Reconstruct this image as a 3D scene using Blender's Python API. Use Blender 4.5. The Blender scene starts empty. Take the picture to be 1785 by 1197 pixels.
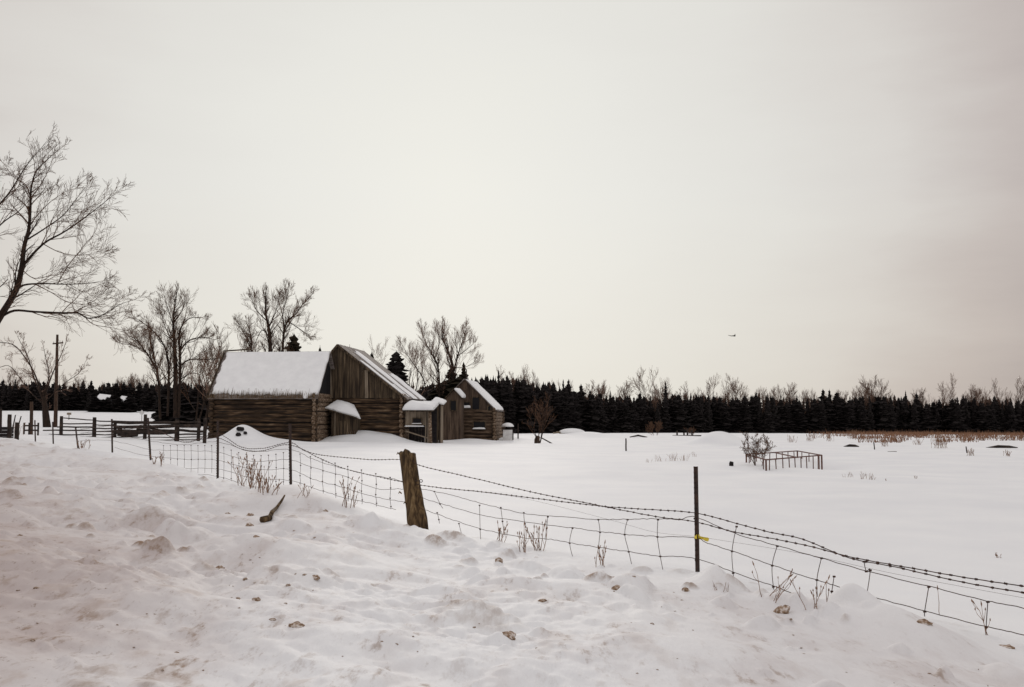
import bpy, math, random
import numpy as np
from mathutils import Vector, Matrix

random.seed(11)
rng = np.random.default_rng(11)
SC = bpy.context.scene
COL = SC.collection
PI = math.pi

# ------------------------------------------------------------------ camera
EYE = 2.0                      # eye height above the level of the field
F = 1735.0                     # focal length in photo pixels (photo 1785 x 1197)
CX, CY, HOR = 892.5, 598.5, 728.0
PITCH = math.atan((HOR - CY) / F)
cp, sp = math.cos(PITCH), math.sin(PITCH)


def P(px, py, d):
    """point at distance d (along +Y) seen at photo pixel px, py"""
    u, v = (px - CX) / F, (CY - py) / F
    yy, zz = cp - sp * v, sp + cp * v
    t = d / yy
    return Vector((u * t, d, EYE + zz * t))


def ppm(d):
    return F / d               # photo pixels per metre at distance d


cam = bpy.data.cameras.new("camera")
cam.sensor_width = 36.0
cam.lens = 36.0 * F / 1785.0
cam.clip_start, cam.clip_end = 0.1, 6000
camo = bpy.data.objects.new("camera", cam)
COL.objects.link(camo)
camo.location = (0, 0, EYE)
camo.rotation_euler = (PI / 2 + PITCH, 0, 0)
SC.camera = camo

# ------------------------------------------------------------------ numpy noise
TAB = rng.random((256, 256))


def vnoise(x, y, s=0):
    x = np.asarray(x, float) + s * 17.31
    y = np.asarray(y, float) + s * 9.77
    xi, yi = np.floor(x).astype(int), np.floor(y).astype(int)
    fx, fy = x - xi, y - yi
    fx = fx * fx * fx * (fx * (fx * 6 - 15) + 10)
    fy = fy * fy * fy * (fy * (fy * 6 - 15) + 10)
    a, b = TAB[xi & 255, yi & 255], TAB[(xi + 1) & 255, yi & 255]
    c, d = TAB[xi & 255, (yi + 1) & 255], TAB[(xi + 1) & 255, (yi + 1) & 255]
    return (a * (1 - fx) + b * fx) * (1 - fy) + (c * (1 - fx) + d * fx) * fy - 0.5


def fbm(x, y, n=4, s=0):
    t, a = 0, 1.0
    for k in range(n):
        t = t + a * vnoise(x * 2 ** k, y * 2 ** k, s + k)
        a *= 0.5
    return t


# ------------------------------------------------------------------ terrain
def fdist(px):
    """distance of the fence line at a photo column"""
    return 13.44 / max(0.17, 1 + 1.32 * (px - CX) / F)


COLS = {
    -600: (-1.1, -.70, [(70, -.8), (100, -.7), (170, 0), (250, 1.75), (400, 2.8)]),
    0: (-1.15, -.80, [(55, -.85), (65, -.9), (100, -.72), (170, 0), (250, 1.8), (400, 2.8)]),
    100: (-1.2, -.97, [(48, -1.1), (65, -1.17), (100, -.85), (170, -.1), (250, 1.8), (400, 2.8)]),
    200: (-1.25, -1.13, [(36, -1.30), (65, -1.33), (100, -.98), (170, -.2), (250, 1.75), (400, 2.8)]),
    300: (-1.3, -1.28, [(30, -1.5), (65, -1.42), (100, -1.1), (170, -.3), (250, 1.6), (400, 2.6)]),
    378: (-1.33, -1.42, [(26, -1.68), (45, -1.68), (75, -1.72), (110, -1.5), (170, -.8), (250, 1.0), (400, 1.5)]),
    506: (-1.35, -1.37, [(22, -1.66), (45, -1.74), (75, -1.76), (110, -1.7), (170, -1.3), (250, 0), (400, .5)]),
    620: (-1.35, -1.50, [(20, -1.78), (45, -1.82), (75, -1.78), (110, -1.8), (170, -2.0), (250, -1.4), (400, -1)]),
    720: (-1.36, -1.63, [(18.5, -1.86), (45, -1.9), (75, -1.85), (90, -2.02), (130, -2.3), (190, -2.9), (250, -2.8), (400, -3)]),
    860: (-1.36, -1.66, [(17, -1.93), (45, -2.0), (75, -2.0), (90, -2.08), (110, -2.15), (150, -2.4), (190, -2.95), (250, -3.9), (400, -5)]),
    1100: (-1.36, -1.64, [(15, -1.95), (45, -2.08), (75, -2.06), (110, -2.12), (150, -2.4), (200, -3.0), (260, -3.9), (400, -6)]),
    1215: (-1.36, -1.63, [(14, -1.92), (45, -2.1), (75, -2.08), (110, -2.14), (150, -2.4), (200, -3.0), (260, -3.9), (400, -6)]),
    1400: (-1.37, -1.68, [(13, -1.95), (45, -2.15), (75, -2.12), (110, -2.2), (150, -2.55), (200, -3.15), (260, -3.95), (400, -6)]),
    1600: (-1.38, -1.74, [(12.5, -1.97), (45, -2.15), (75, -2.15), (110, -2.25), (150, -2.65), (200, -3.3), (260, -4.2), (400, -6)]),
    1785: (-1.40, -1.80, [(12, -1.98), (45, -2.18), (75, -2.18), (110, -2.3), (150, -2.7), (200, -3.4), (260, -4.4), (400, -6.5)]),
    2400: (-1.42, -1.82, [(12, -1.98), (45, -2.2), (75, -2.2), (110, -2.35), (150, -2.75), (200, -3.5), (260, -4.6), (400, -6.8)]),
}
GX = np.linspace(-600, 2400, 301)
GD = np.linspace(math.log(0.5), math.log(5000), 420)
_rows, _keys = [], sorted(COLS)
for k in _keys:
    z5, zf, far = COLS[k]
    fd = fdist(k)
    fd = min(fd, 46)
    ds = [0.5, 2.2, 3.2, 4.2, fd - 0.3, fd + 0.5] + [a for a, b in far] + [5000]
    zs = [-1.55, -1.50, z5 - .02, z5, zf, zf - 0.03] + [b for a, b in far] + [far[-1][1]]
    _rows.append(np.interp(GD, np.log(ds), zs))
_rows = np.array(_rows)
GZ = np.array([np.interp(GX, _keys, _rows[:, j]) for j in range(len(GD))]).T      # [px, d]


def _blur(a, n, ax):
    k = np.ones(2 * n + 1) / (2 * n + 1)
    pad = [(0, 0), (0, 0)]
    pad[ax] = (n, n)
    b = np.pad(a, pad, mode="edge")
    return np.apply_along_axis(lambda r: np.convolve(r, k, "valid"), ax, b)


for _ in range(2):
    GZ = _blur(GZ, 4, 0)
    GZ = _blur(GZ, 3, 1)

BUMPS = []                     # x, y, amplitude, sx, sy


def bump(px, d, amp, sx, sy):
    BUMPS.append(((px - CX) / F * d, d, amp, sx, sy))


bump(422, 71.5, .72, .75, .9)
bump(440, 71.5, .38, 1.0, .9)
bump(468, 71.5, .25, 1.5, 1.0)
bump(395, 71.5, .25, 1.2, 1.0)
bump(645, 77.3, .75, 1.5, .9)
bump(600, 76.8, .35, 1.2, .8)
bump(690, 77.0, .35, .8, .8)
bump(770, 83.0, .22, 1.5, .8)
bump(820, 86.0, .25, 1.4, .8)
bump(1240, 80, .80, 1.2, 1.4)
bump(1272, 80, .50, 1.1, 1.2)
bump(1020, 112, .6, 2.2, 1.6)
bump(985, 116, .45, 1.0, 1.2)
bump(885, 92, .35, 1.6, 1.2)
bump(960, 108, .25, 2.5, 2)
bump(1150, 112, .25, 3.0, 1.5)
bump(1432, 45.2, -.45, 1.0, 1.6)
# lumps of the ploughed bank
bump(1236, 10.0, .15, .12, .2)
bump(1250, 9.7, .10, .11, .2)
bump(1215, 9.6, .05, .12, .2)
bump(1466, 8.75, .17, .10, .22)
bump(1502, 8.6, .15, .12, .22)
bump(1450, 8.3, .07, .12, .2)
bump(1540, 8.1, .08, .14, .2)
bump(1560, 8.0, .10, .35, .35)
bump(1370, 8.9, .10, .22, .25)
bump(1610, 7.6, .08, .22, .25)
bump(520, 17.4, .17, .5, .7)
bump(560, 16.2, .12, .6, .6)
bump(690, 14.2, .10, .5, .5)
bump(470, 16.4, .08, .5, .5)
bump(640, 13.2, .10, 1.2, .6)
bump(250, 24.0, .22, 1.3, 1.2)
bump(150, 28.0, .18, 1.8, 1.4)
bump(330, 20.5, .12, 1.0, 1.0)
bump(60, 34.0, .15, 1.8, 1.5)
bump(240, 15.0, .16, 1.2, .9)
bump(60, 13.0, .12, 1.0, .8)
bump(420, 10.5, .12, .8, .6)
bump(600, 8.4, .12, .7, .45)
bump(850, 7.6, .10, .8, .5)
bump(1000, 9.2, .10, .8, .5)
bump(1120, 6.4, .08, .6, .4)
bump(760, 6.0, .09, .5, .35)
bump(330, 6.6, .12, .6, .45)
bump(150, 7.2, .12, .5, .5)


def chunks(x, y, cell, seed, pres, r0, r1, amp, dirty):
    """rounded chunks of snow lying about at random; returns height and how dirty each is"""
    x, y = x / cell + seed * 3.7, y / (cell * 1.5) + seed * 1.9
    xi, yi = np.floor(x).astype(int), np.floor(y).astype(int)
    h, dt = np.zeros_like(x), np.zeros_like(x)
    for di in (-1, 0, 1):
        for dj in (-1, 0, 1):
            a, b = xi + di, yi + dj
            t = [TAB[(a * p + b * q + seed * 31 + k) & 255, (b * p + a * 3 + seed * 17 + k * 7) & 255] for k, (p, q) in enumerate(((1, 7), (3, 1), (5, 2), (7, 5), (11, 3), (13, 9)))]
            here = t[0] < pres
            rad = r0 + (r1 - r0) * t[1] ** 2
            sk = (t[5] - .5) * 1.2
            dx, dy = (x - a - t[2]) * cell, (y - b - t[3]) * cell * 1.25
            q2 = ((dx + sk * dy) / rad) ** 2 + (dy / (rad * 1.5)) ** 2
            pr = np.where(here, np.maximum(0, 1 - q2), 0)
            h = np.maximum(h, amp * rad * np.sqrt(pr) * (.35 + .65 * pr))
            dt = np.maximum(dt, np.where(t[4] < dirty, pr ** .6 * (.35 + .65 * t[5]), 0))
    return h, dt


def zg(x, y, full=False):
    x, y = np.asarray(x, float), np.asarray(y, float)
    r = np.hypot(x, y) + 1e-6
    th = np.arctan2(x, y)
    tc = np.clip(th, -0.70, 0.70)
    d = r * np.cos(tc)
    px = CX + F * 1.003 * np.tan(tc)
    gi = np.clip((px - GX[0]) / (GX[1] - GX[0]), 0, len(GX) - 1.001)
    gj = np.clip((np.log(np.maximum(d, .5)) - GD[0]) / (GD[1] - GD[0]), 0, len(GD) - 1.001)
    i, j = gi.astype(int), gj.astype(int)
    fi, fj = gi - i, gj - j
    z = (GZ[i, j] * (1 - fi) + GZ[i + 1, j] * fi) * (1 - fj) + (GZ[i, j + 1] * (1 - fi) + GZ[i + 1, j + 1] * fi) * fj
    for bx, by, a, sx, sy in BUMPS:
        q = ((x - bx) / sx) ** 2 + ((y - by) / sy) ** 2
        z = z + a * np.exp(-0.5 * np.minimum(q, 60))
    s = (13.44 - 1.32 * x - y) / 1.656            # metres on the road side of the fence
    road = 1 / (1 + np.exp(-(s - 0.3) * 2.2))
    near = np.exp(-np.maximum(r - 30, 0) / 40)
    # wind-drifted ripples lying along the road, and lumps of ploughed snow
    al = (x * -0.604 + y * 0.797)
    ac = (x * 0.797 + y * 0.604)
    wx, wy = fbm(x * .7, y * .7, 2, 12) * .9, fbm(x * .7, y * .7, 2, 14) * .9
    rough = np.clip(fbm(x * .35, y * .35, 2, 16) * 1.6 + .55, .15, 1.2)
    lump = fbm(ac * .45 + wx, al * .3 + wy, 3, 3) * .18 + (np.abs(fbm(ac * 1.9 + wx, al * 1.3 + wy, 4, 8)) * .13 - .035) * rough
    grain = fbm(x * 6.5 + wx, y * 6.5, 3, 5) * .046 * rough
    qx, qy = x + fbm(x * 5, y * 5, 2, 61) * .06, y + fbm(x * 5, y * 5, 2, 63) * .09
    h1, d1 = chunks(qx, qy, .62, 1, .40, .09, .26, .58, .26)
    h2, d2 = chunks(qx, qy, .30, 2, .55, .03, .12, .85, .30)
    h3, d3 = chunks(qx + .3, qy, .95, 3, .36, .2, .42, .38, .16)
    patchy = np.clip(fbm(x * .45, y * .3, 3, 70) * 1.9 + .85, .05, 1.2)
    lump = lump + (h1 + h2 + h3) * patchy
    drift = fbm(x * .16, y * .16, 3, 1) * .16 + fbm(x * .9 + y * .25, y * .35, 3, 2) * .03
    far = np.clip(1 - r / 420, 0, 1)
    z = z + road * near * (lump * .85 + grain) + (1 - road) * drift * far * np.clip((r - 6) / 12, .15, 1)
    if full:
        return z + EYE, np.clip(np.maximum(np.maximum(d1, d2 * .9), d3 * .6) * patchy * road * near, 0, 1)
    return z + EYE


_DD = np.exp(np.linspace(math.log(2.5), math.log(420), 1500))


def hit(px, py):
    """where the line of sight through a photo pixel meets the snow"""
    u, v = (px - CX) / F, (CY - py) / F
    yy, zz = cp - sp * v, sp + cp * v
    t = _DD / yy
    g = zg(u * t, _DD)
    below = np.nonzero(EYE + zz * t <= g)[0]
    k = below[0] if len(below) else len(_DD) - 1
    x, y = u * t[k], _DD[k]
    return Vector((x, y, float(zg(x, y))))


def gpt(px, d, dz=0.0):
    x = (px - CX) / F * d / 1.003
    return Vector((x, d, float(zg(x, d)) + dz))


# ------------------------------------------------------------------ materials
def new_mat(name):
    m = bpy.data.materials.new(name)
    m.use_nodes = True
    nt = m.node_tree
    return m, nt, nt.nodes["Principled BSDF"]


def noise_node(nt, scale, detail=4, rough=.55, stretch=(1, 1, 1), space="Object"):
    tc = nt.nodes.new("ShaderNodeTexCoord")
    mp = nt.nodes.new("ShaderNodeMapping")
    mp.inputs["Scale"].default_value = stretch
    n = nt.nodes.new("ShaderNodeTexNoise")
    n.inputs["Scale"].default_value = scale
    n.inputs["Detail"].default_value = detail
    n.inputs["Roughness"].default_value = rough
    nt.links.new(tc.outputs[space], mp.inputs["Vector"])
    nt.links.new(mp.outputs["Vector"], n.inputs["Vector"])
    return n


def ramp(nt, src, stops):
    r = nt.nodes.new("ShaderNodeValToRGB")
    e = r.color_ramp.elements
    while len(e) < len(stops):
        e.new(.5)
    for el, (p, c) in zip(e, stops):
        el.position = p
        el.color = (*c, 1)
    nt.links.new(src, r.inputs["Fac"])
    return r


def bump_node(nt, bsdf, src, strength, dist):
    b = nt.nodes.new("ShaderNodeBump")
    b.inputs["Strength"].default_value = strength
    b.inputs["Distance"].default_value = dist
    nt.links.new(src, b.inputs["Height"])
    nt.links.new(b.outputs["Normal"], bsdf.inputs["Normal"])


def mat(name, stops, scale=3, stretch=(1, 1, 1), rough=.85, bump=0.0, dist=.02, detail=5, spec=.25, metal=0.0):
    m, nt, b = new_mat(name)
    n = noise_node(nt, scale, detail, .6, stretch)
    r = ramp(nt, n.outputs["Fac"], stops)
    nt.links.new(r.outputs["Color"], b.inputs["Base Color"])
    b.inputs["Roughness"].default_value = rough
    b.inputs["Specular IOR Level"].default_value = spec
    b.inputs["Metallic"].default_value = metal
    if bump:
        bump_node(nt, b, n.outputs["Fac"], bump, dist)
    return m


M = {}
M["snow_roof"] = mat("roof_snow", [(.3, (.78, .78, .79)), (.7, (.87, .87, .875))], 1.6, rough=.75, bump=.25, dist=.05)
M["log"] = mat("log_wood", [(.32, (.007, .005, .004)), (.47, (.028, .016, .009)), (.59, (.09, .054, .030)), (.70, (.20, .14, .09)), (.8, (.34, .28, .22))],
               1.4, (.55, 1.2, 5.5), bump=.5, dist=.03, detail=8)
M["logend"] = mat("log_end_wood", [(.3, (.035, .022, .013)), (.50, (.14, .09, .055)), (.72, (.42, .34, .27))], 5, (1, 1, 1.4), bump=.4, detail=6)
M["board"] = mat("weathered_board", [(.30, (.009, .006, .005)), (.46, (.043, .029, .018)), (.60, (.105, .074, .046)), (.78, (.24, .175, .115))],
                 1.5, (4.5, 4.5, .28), bump=.4, dist=.02, detail=8)
M["brown_board"] = mat("brown_house_boards", [(.30, (.018, .011, .008)), (.47, (.075, .049, .034)), (.62, (.13, .09, .064)), (.8, (.24, .175, .13))], 1.5, (4.5, 4.5, .35), bump=.4, detail=8)
M["brown_log"] = mat("brown_house_logs", [(.33, (.010, .006, .004)), (.46, (.062, .038, .024)), (.60, (.13, .087, .057)), (.78, (.28, .20, .145))], 1.6, (.7, 1.2, 5), bump=.5, detail=8)
M["board_light"] = mat("pale_board", [(.3, (.12, .092, .065)), (.55, (.24, .19, .14)), (.8, (.40, .33, .26))], 2, (4, 4, .35), bump=.4, detail=7)
M["tin"] = mat("weathered_roof_boards", [(.3, (.075, .058, .048)), (.5, (.17, .14, .125)), (.75, (.34, .30, .285))], 2.2, (.45, 3.5, 1), rough=.7, bump=.3, detail=7)
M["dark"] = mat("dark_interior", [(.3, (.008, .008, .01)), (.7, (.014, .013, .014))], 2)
M["fringe"] = mat("straw_splints", [(.3, (.05, .03, .018)), (.7, (.22, .15, .09))], 9, bump=.2)
M["post"] = mat("cedar_post_wood", [(.32, (.012, .007, .004)), (.47, (.065, .038, .017)), (.60, (.165, .105, .05)), (.78, (.33, .24, .13))],
                4.5, (4.2, 4.2, .45), bump=1.0, dist=.03, detail=9)
M["endgrain"] = mat("post_end_grain", [(.35, (.06, .045, .02)), (.65, (.25, .20, .09))], 14, bump=.6)
M["rust"] = mat("rusty_steel", [(.35, (.020, .012, .010)), (.58, (.045, .022, .015)), (.8, (.10, .05, .03))], 14, rough=.7, bump=.2, dist=.004, spec=.4)
M["wire"] = mat("rusty_wire", [(.35, (.028, .013, .009)), (.7, (.085, .04, .026))], 30, rough=.7, spec=.35)
M["yellow"] = mat("yellow_plastic", [(.3, (.62, .47, .02)), (.7, (.80, .62, .05))], 20, rough=.4, spec=.5)
M["cage"] = mat("rusty_red_steel", [(.35, (.07, .028, .022)), (.7, (.17, .075, .055))], 10, rough=.7)
M["bark"] = mat("tree_bark", [(.35, (.010, .006, .004)), (.65, (.038, .021, .013))], 5, (2, 2, .5), bump=.4, dist=.03)
M["twig"] = mat("twig_bark", [(.35, (.075, .038, .022)), (.65, (.15, .082, .05))], 4)
M["twigmid"] = mat("brown_twigs", [(.35, (.095, .052, .032)), (.65, (.18, .105, .068))], 4)
M["twigfar"] = mat("reddish_twigs", [(.35, (.15, .088, .062)), (.65, (.25, .155, .115))], 4)
M["conifer"] = mat("conifer_needles", [(.35, (.013, .011, .011)), (.65, (.036, .030, .029))], 1.5, rough=.95, spec=.05)
M["cedar"] = mat("cedar_foliage", [(.35, (.010, .009, .007)), (.65, (.035, .028, .018))], 1.5, rough=.95, spec=.05)
M["weed"] = mat("dry_stalk", [(.35, (.14, .075, .045)), (.65, (.32, .19, .12))], 12)
M["grass"] = mat("dead_grass", [(.35, (.12, .055, .03)), (.65, (.30, .165, .10))], .8)
M["clod"] = mat("dirty_snow_clod", [(.34, (.15, .088, .05)), (.48, (.32, .22, .15)), (.60, (.62, .54, .49)), (.70, (.78, .75, .74))], 1.7, bump=.7, dist=.02, detail=6)
M["oldwood"] = mat("old_fence_wood", [(.35, (.014, .010, .009)), (.6, (.042, .029, .023)), (.8, (.12, .09, .07))], 4, (1, 1, 1), bump=.4)
M["pole"] = mat("utility_pole_wood", [(.35, (.03, .017, .011)), (.65, (.085, .05, .033))], 4, (2, 2, .3), bump=.3)
M["drum"] = mat("white_paint", [(.35, (.55, .53, .52)), (.65, (.74, .73, .72))], 3)
M["bird"] = mat("black_feathers", [(.35, (.012, .008, .008)), (.65, (.02, .014, .014))], 10)
M["bin"] = mat("dark_planks", [(.35, (.010, .008, .009)), (.7, (.03, .024, .024))], 3, (1, 1, 4))


def snow_material():
    m, nt, b = new_mat("snow")
    L = nt.links.new

    def math_(op, a, c, clamp=False):
        n = nt.nodes.new("ShaderNodeMath")
        n.operation, n.use_clamp = op, clamp
        for i, q in enumerate((a, c)):
            if isinstance(q, (int, float)):
                n.inputs[i].default_value = q
            else:
                L(q, n.inputs[i])
        return n.outputs[0]

    def mr(src, a, c, lo=0.0, hi=1.0):
        n = nt.nodes.new("ShaderNodeMapRange")
        n.interpolation_type = "SMOOTHSTEP"
        for k, q in zip(("From Min", "From Max", "To Min", "To Max"), (a, c, lo, hi)):
            n.inputs[k].default_value = q
        L(src, n.inputs["Value"])
        return n.outputs["Result"]

    def mix(fac, a, c):
        n = nt.nodes.new("ShaderNodeMix")
        n.data_type = "RGBA"
        L(fac, n.inputs["Factor"])
        for key, q in ((6, a), (7, c)):
            if isinstance(q, tuple):
                n.inputs[key].default_value = (*q, 1)
            else:
                L(q, n.inputs[key])
        return n.outputs[2]

    tc = nt.nodes.new("ShaderNodeTexCoord")
    sx = nt.nodes.new("ShaderNodeSeparateXYZ")
    L(tc.outputs["Object"], sx.inputs[0])
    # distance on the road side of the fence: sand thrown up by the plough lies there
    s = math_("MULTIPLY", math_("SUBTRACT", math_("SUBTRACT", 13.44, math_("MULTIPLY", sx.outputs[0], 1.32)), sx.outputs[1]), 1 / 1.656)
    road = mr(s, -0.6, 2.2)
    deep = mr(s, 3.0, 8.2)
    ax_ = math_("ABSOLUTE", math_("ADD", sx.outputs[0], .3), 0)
    side = mr(ax_, .5, 3.0)  # grows to left and right: vignette shade painted into the snow colour
    n1 = noise_node(nt, 1.0, 6, .62, (1, 1, 1))           # patches
    rot = n1.inputs["Vector"].links[0].from_node
    rot.inputs["Rotation"].default_value = (0, 0, math.radians(8))
    rot.inputs["Scale"].default_value = (1.9, .75, 1)
    n2 = noise_node(nt, 7.5, 7, .68, (1, 1, 1))           # flecks of dirt
    rot2 = n2.inputs["Vector"].links[0].from_node
    rot2.inputs["Rotation"].default_value = (0, 0, math.radians(12))
    rot2.inputs["Scale"].default_value = (1.3, .42, 1)
    n5 = noise_node(nt, 2.6, 5, .6)
    rot5 = n5.inputs["Vector"].links[0].from_node
    rot5.inputs["Rotation"].default_value = (0, 0, math.radians(15))
    rot5.inputs["Scale"].default_value = (1.4, .5, 1)
    n3 = noise_node(nt, 20, 5, .72)
    rot3 = n3.inputs["Vector"].links[0].from_node
    rot3.inputs["Rotation"].default_value = (0, 0, math.radians(14))
    rot3.inputs["Scale"].default_value = (1.3, .5, 1)                        # grit
    patch = mr(n1.outputs["Fac"], .46, .66)
    fleck = mr(n2.outputs["Fac"], .53, .68)
    smudge = math_("MULTIPLY", math_("MULTIPLY", mr(n5.outputs["Fac"], .54, .70), road), math_("ADD", .16, math_("MULTIPLY", deep, .42)), True)
    grit = mr(n3.outputs["Fac"], .585, .69)
    dirt_vignette = math_("MULTIPLY", road, math_("ADD", .05, math_("ADD", math_("MULTIPLY", math_("ADD", math_("MULTIPLY", deep, .78), .30), side), math_("MULTIPLY", patch, .26))), True)  # thin dirt film plus painted corner darkening
    stain = math_("MULTIPLY", math_("MULTIPLY", road, fleck), math_("ADD", math_("ADD", .08, math_("MULTIPLY", patch, .62)), math_("MULTIPLY", deep, .42)), True)
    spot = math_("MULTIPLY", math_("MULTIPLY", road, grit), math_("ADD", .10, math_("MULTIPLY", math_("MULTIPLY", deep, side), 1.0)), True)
    n4 = noise_node(nt, .35, 4, .5)
    clean = ramp(nt, n4.outputs["Fac"], [(.35, (.80, .805, .825)), (.65, (.86, .862, .87))])
    c = mix(dirt_vignette, clean.outputs["Color"], (.49, .42, .405))
    atn = nt.nodes.new("ShaderNodeAttribute")
    atn.attribute_name = "dirt"
    dirt = math_("MULTIPLY", atn.outputs["Fac"], math_("ADD", .10, math_("MULTIPLY", mr(n2.outputs["Fac"], .34, .60), .95)), True)
    c = mix(smudge, c, (.40, .30, .245))
    c = mix(dirt, c, (.25, .155, .095))
    c = mix(stain, c, (.27, .18, .125))
    c = mix(spot, c, (.24, .165, .12))
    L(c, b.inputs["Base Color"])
    b.inputs["Roughness"].default_value = .7
    b.inputs["Specular IOR Level"].default_value = .2
    h = math_("ADD", math_("MULTIPLY", n3.outputs["Fac"], .35), math_("MULTIPLY", n2.outputs["Fac"], .9))
    bump_node(nt, b, h, .35, .035)
    return m


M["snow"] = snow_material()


# ------------------------------------------------------------------ mesh builder
class MB:
    def __init__(s):
        s.v, s.f = [], []

    def quad(s, a, b, c, d):
        n = len(s.v)
        s.v += [tuple(a), tuple(b), tuple(c), tuple(d)]
        s.f.append((n, n + 1, n + 2, n + 3))

    def hexa(s, c):
        """eight corners: bottom four in a ring, then top four"""
        n = len(s.v)
        s.v += [tuple(p) for p in c]
        for q in ((3, 2, 1, 0), (4, 5, 6, 7), (0, 1, 5, 4), (1, 2, 6, 5), (2, 3, 7, 6), (3, 0, 4, 7)):
            s.f.append(tuple(n + k for k in q))

    def box(s, o, a, b, c):
        """corner o and three edge vectors"""
        o, a, b, c = map(Vector, (o, a, b, c))
        s.hexa([o, o + a, o + a + b, o + b, o + c, o + a + c, o + a + b + c, o + b + c])

    def beam(s, p0, p1, w, h, up=(0, 0, 1)):
        p0, p1 = Vector(p0), Vector(p1)
        d = (p1 - p0).normalized()
        side = d.cross(Vector(up))
        if side.length < 1e-4:
            side = d.cross(Vector((0, 1, 0)))
        side.normalize()
        u = side.cross(d).normalized()
        s.hexa([p0 - side * w / 2 - u * h / 2, p0 + side * w / 2 - u * h / 2, p0 + side * w / 2 + u * h / 2, p0 - side * w / 2 + u * h / 2,
                p1 - side * w / 2 - u * h / 2, p1 + side * w / 2 - u * h / 2, p1 + side * w / 2 + u * h / 2, p1 - side * w / 2 + u * h / 2])

    def tube(s, pts, rads, sides=5, cap=True, squash=None):
        n0 = len(s.v)
        k = len(pts)
        prev = None
        cs = [(math.cos(2 * PI * i / sides + .4), math.sin(2 * PI * i / sides + .4)) for i in range(sides)]
        for i in range(k):
            a = pts[max(i - 1, 0)]
            b = pts[min(i + 1, k - 1)]
            d = Vector(b) - Vector(a)
            if d.length < 1e-9:
                d = Vector((0, 0, 1))
            d.normalize()
            if prev is None:
                ref = Vector((0, 0, 1)) if abs(d.z) < .9 else Vector((1, 0, 0))
                x = d.cross(ref).normalized()
            else:
                x = (prev - d * prev.dot(d))
                if x.length < 1e-6:
                    x = d.orthogonal()
                x.normalize()
            prev = x
            y = d.cross(x)
            r = rads[i]
            p = pts[i]
            q = squash or 1.0
            for c, t in cs:
                s.v.append((p[0] + r * (c * x[0] * q + t * y[0]), p[1] + r * (c * x[1] * q + t * y[1]), p[2] + r * (c * x[2] * q + t * y[2])))
        for i in range(k - 1):
            for j in range(sides):
                a = n0 + i * sides + j
                b = n0 + i * sides + (j + 1) % sides
                s.f.append((a, b, b + sides, a + sides))
        if cap:
            s.f.append(tuple(n0 + j for j in reversed(range(sides))))
            s.f.append(tuple(n0 + (k - 1) * sides + j for j in range(sides)))

    def build(s, name, material, parent=None, smooth=False, origin=None):
        """link as one object; a part keeps its parent's origin"""
        if parent is not None:
            o3 = Vector(parent["_o"])
        else:
            o3 = Vector(origin) if origin is not None else Vector((0, 0, 0))
        me = bpy.data.meshes.new(name)
        ox, oy, oz = o3
        me.from_pydata([(a - ox, b - oy, c - oz) for a, b, c in s.v], [], s.f)
        me.materials.append(material)
        if smooth:
            me.polygons.foreach_set("use_smooth", [True] * len(me.polygons))
        me.update()
        ob = bpy.data.objects.new(name, me)
        COL.objects.link(ob)
        if parent is not None:
            ob.parent = parent
        else:
            ob.location = o3
        ob["_o"] = tuple(o3)
        return ob


def tag(o, label, cat, group=None, kind=None):
    if label:
        o["label"] = label
    if cat:
        o["category"] = cat
    if group:
        o["group"] = group
    if kind:
        o["kind"] = kind
    return o


def thing(name, loc, label, cat, group=None):
    e = bpy.data.objects.new(name, None)
    e.empty_display_size = .2
    COL.objects.link(e)
    e.location = loc
    e["_o"] = tuple(loc)
    return tag(e, label, cat, group)


def copy_tree(o, parent=None):
    c = o.copy()
    COL.objects.link(c)
    if parent is not None:
        c.parent = parent
    for ch in [k for k in bpy.data.objects if k.parent == o]:
        copy_tree(ch, c)
    return c


R = random.uniform

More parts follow.
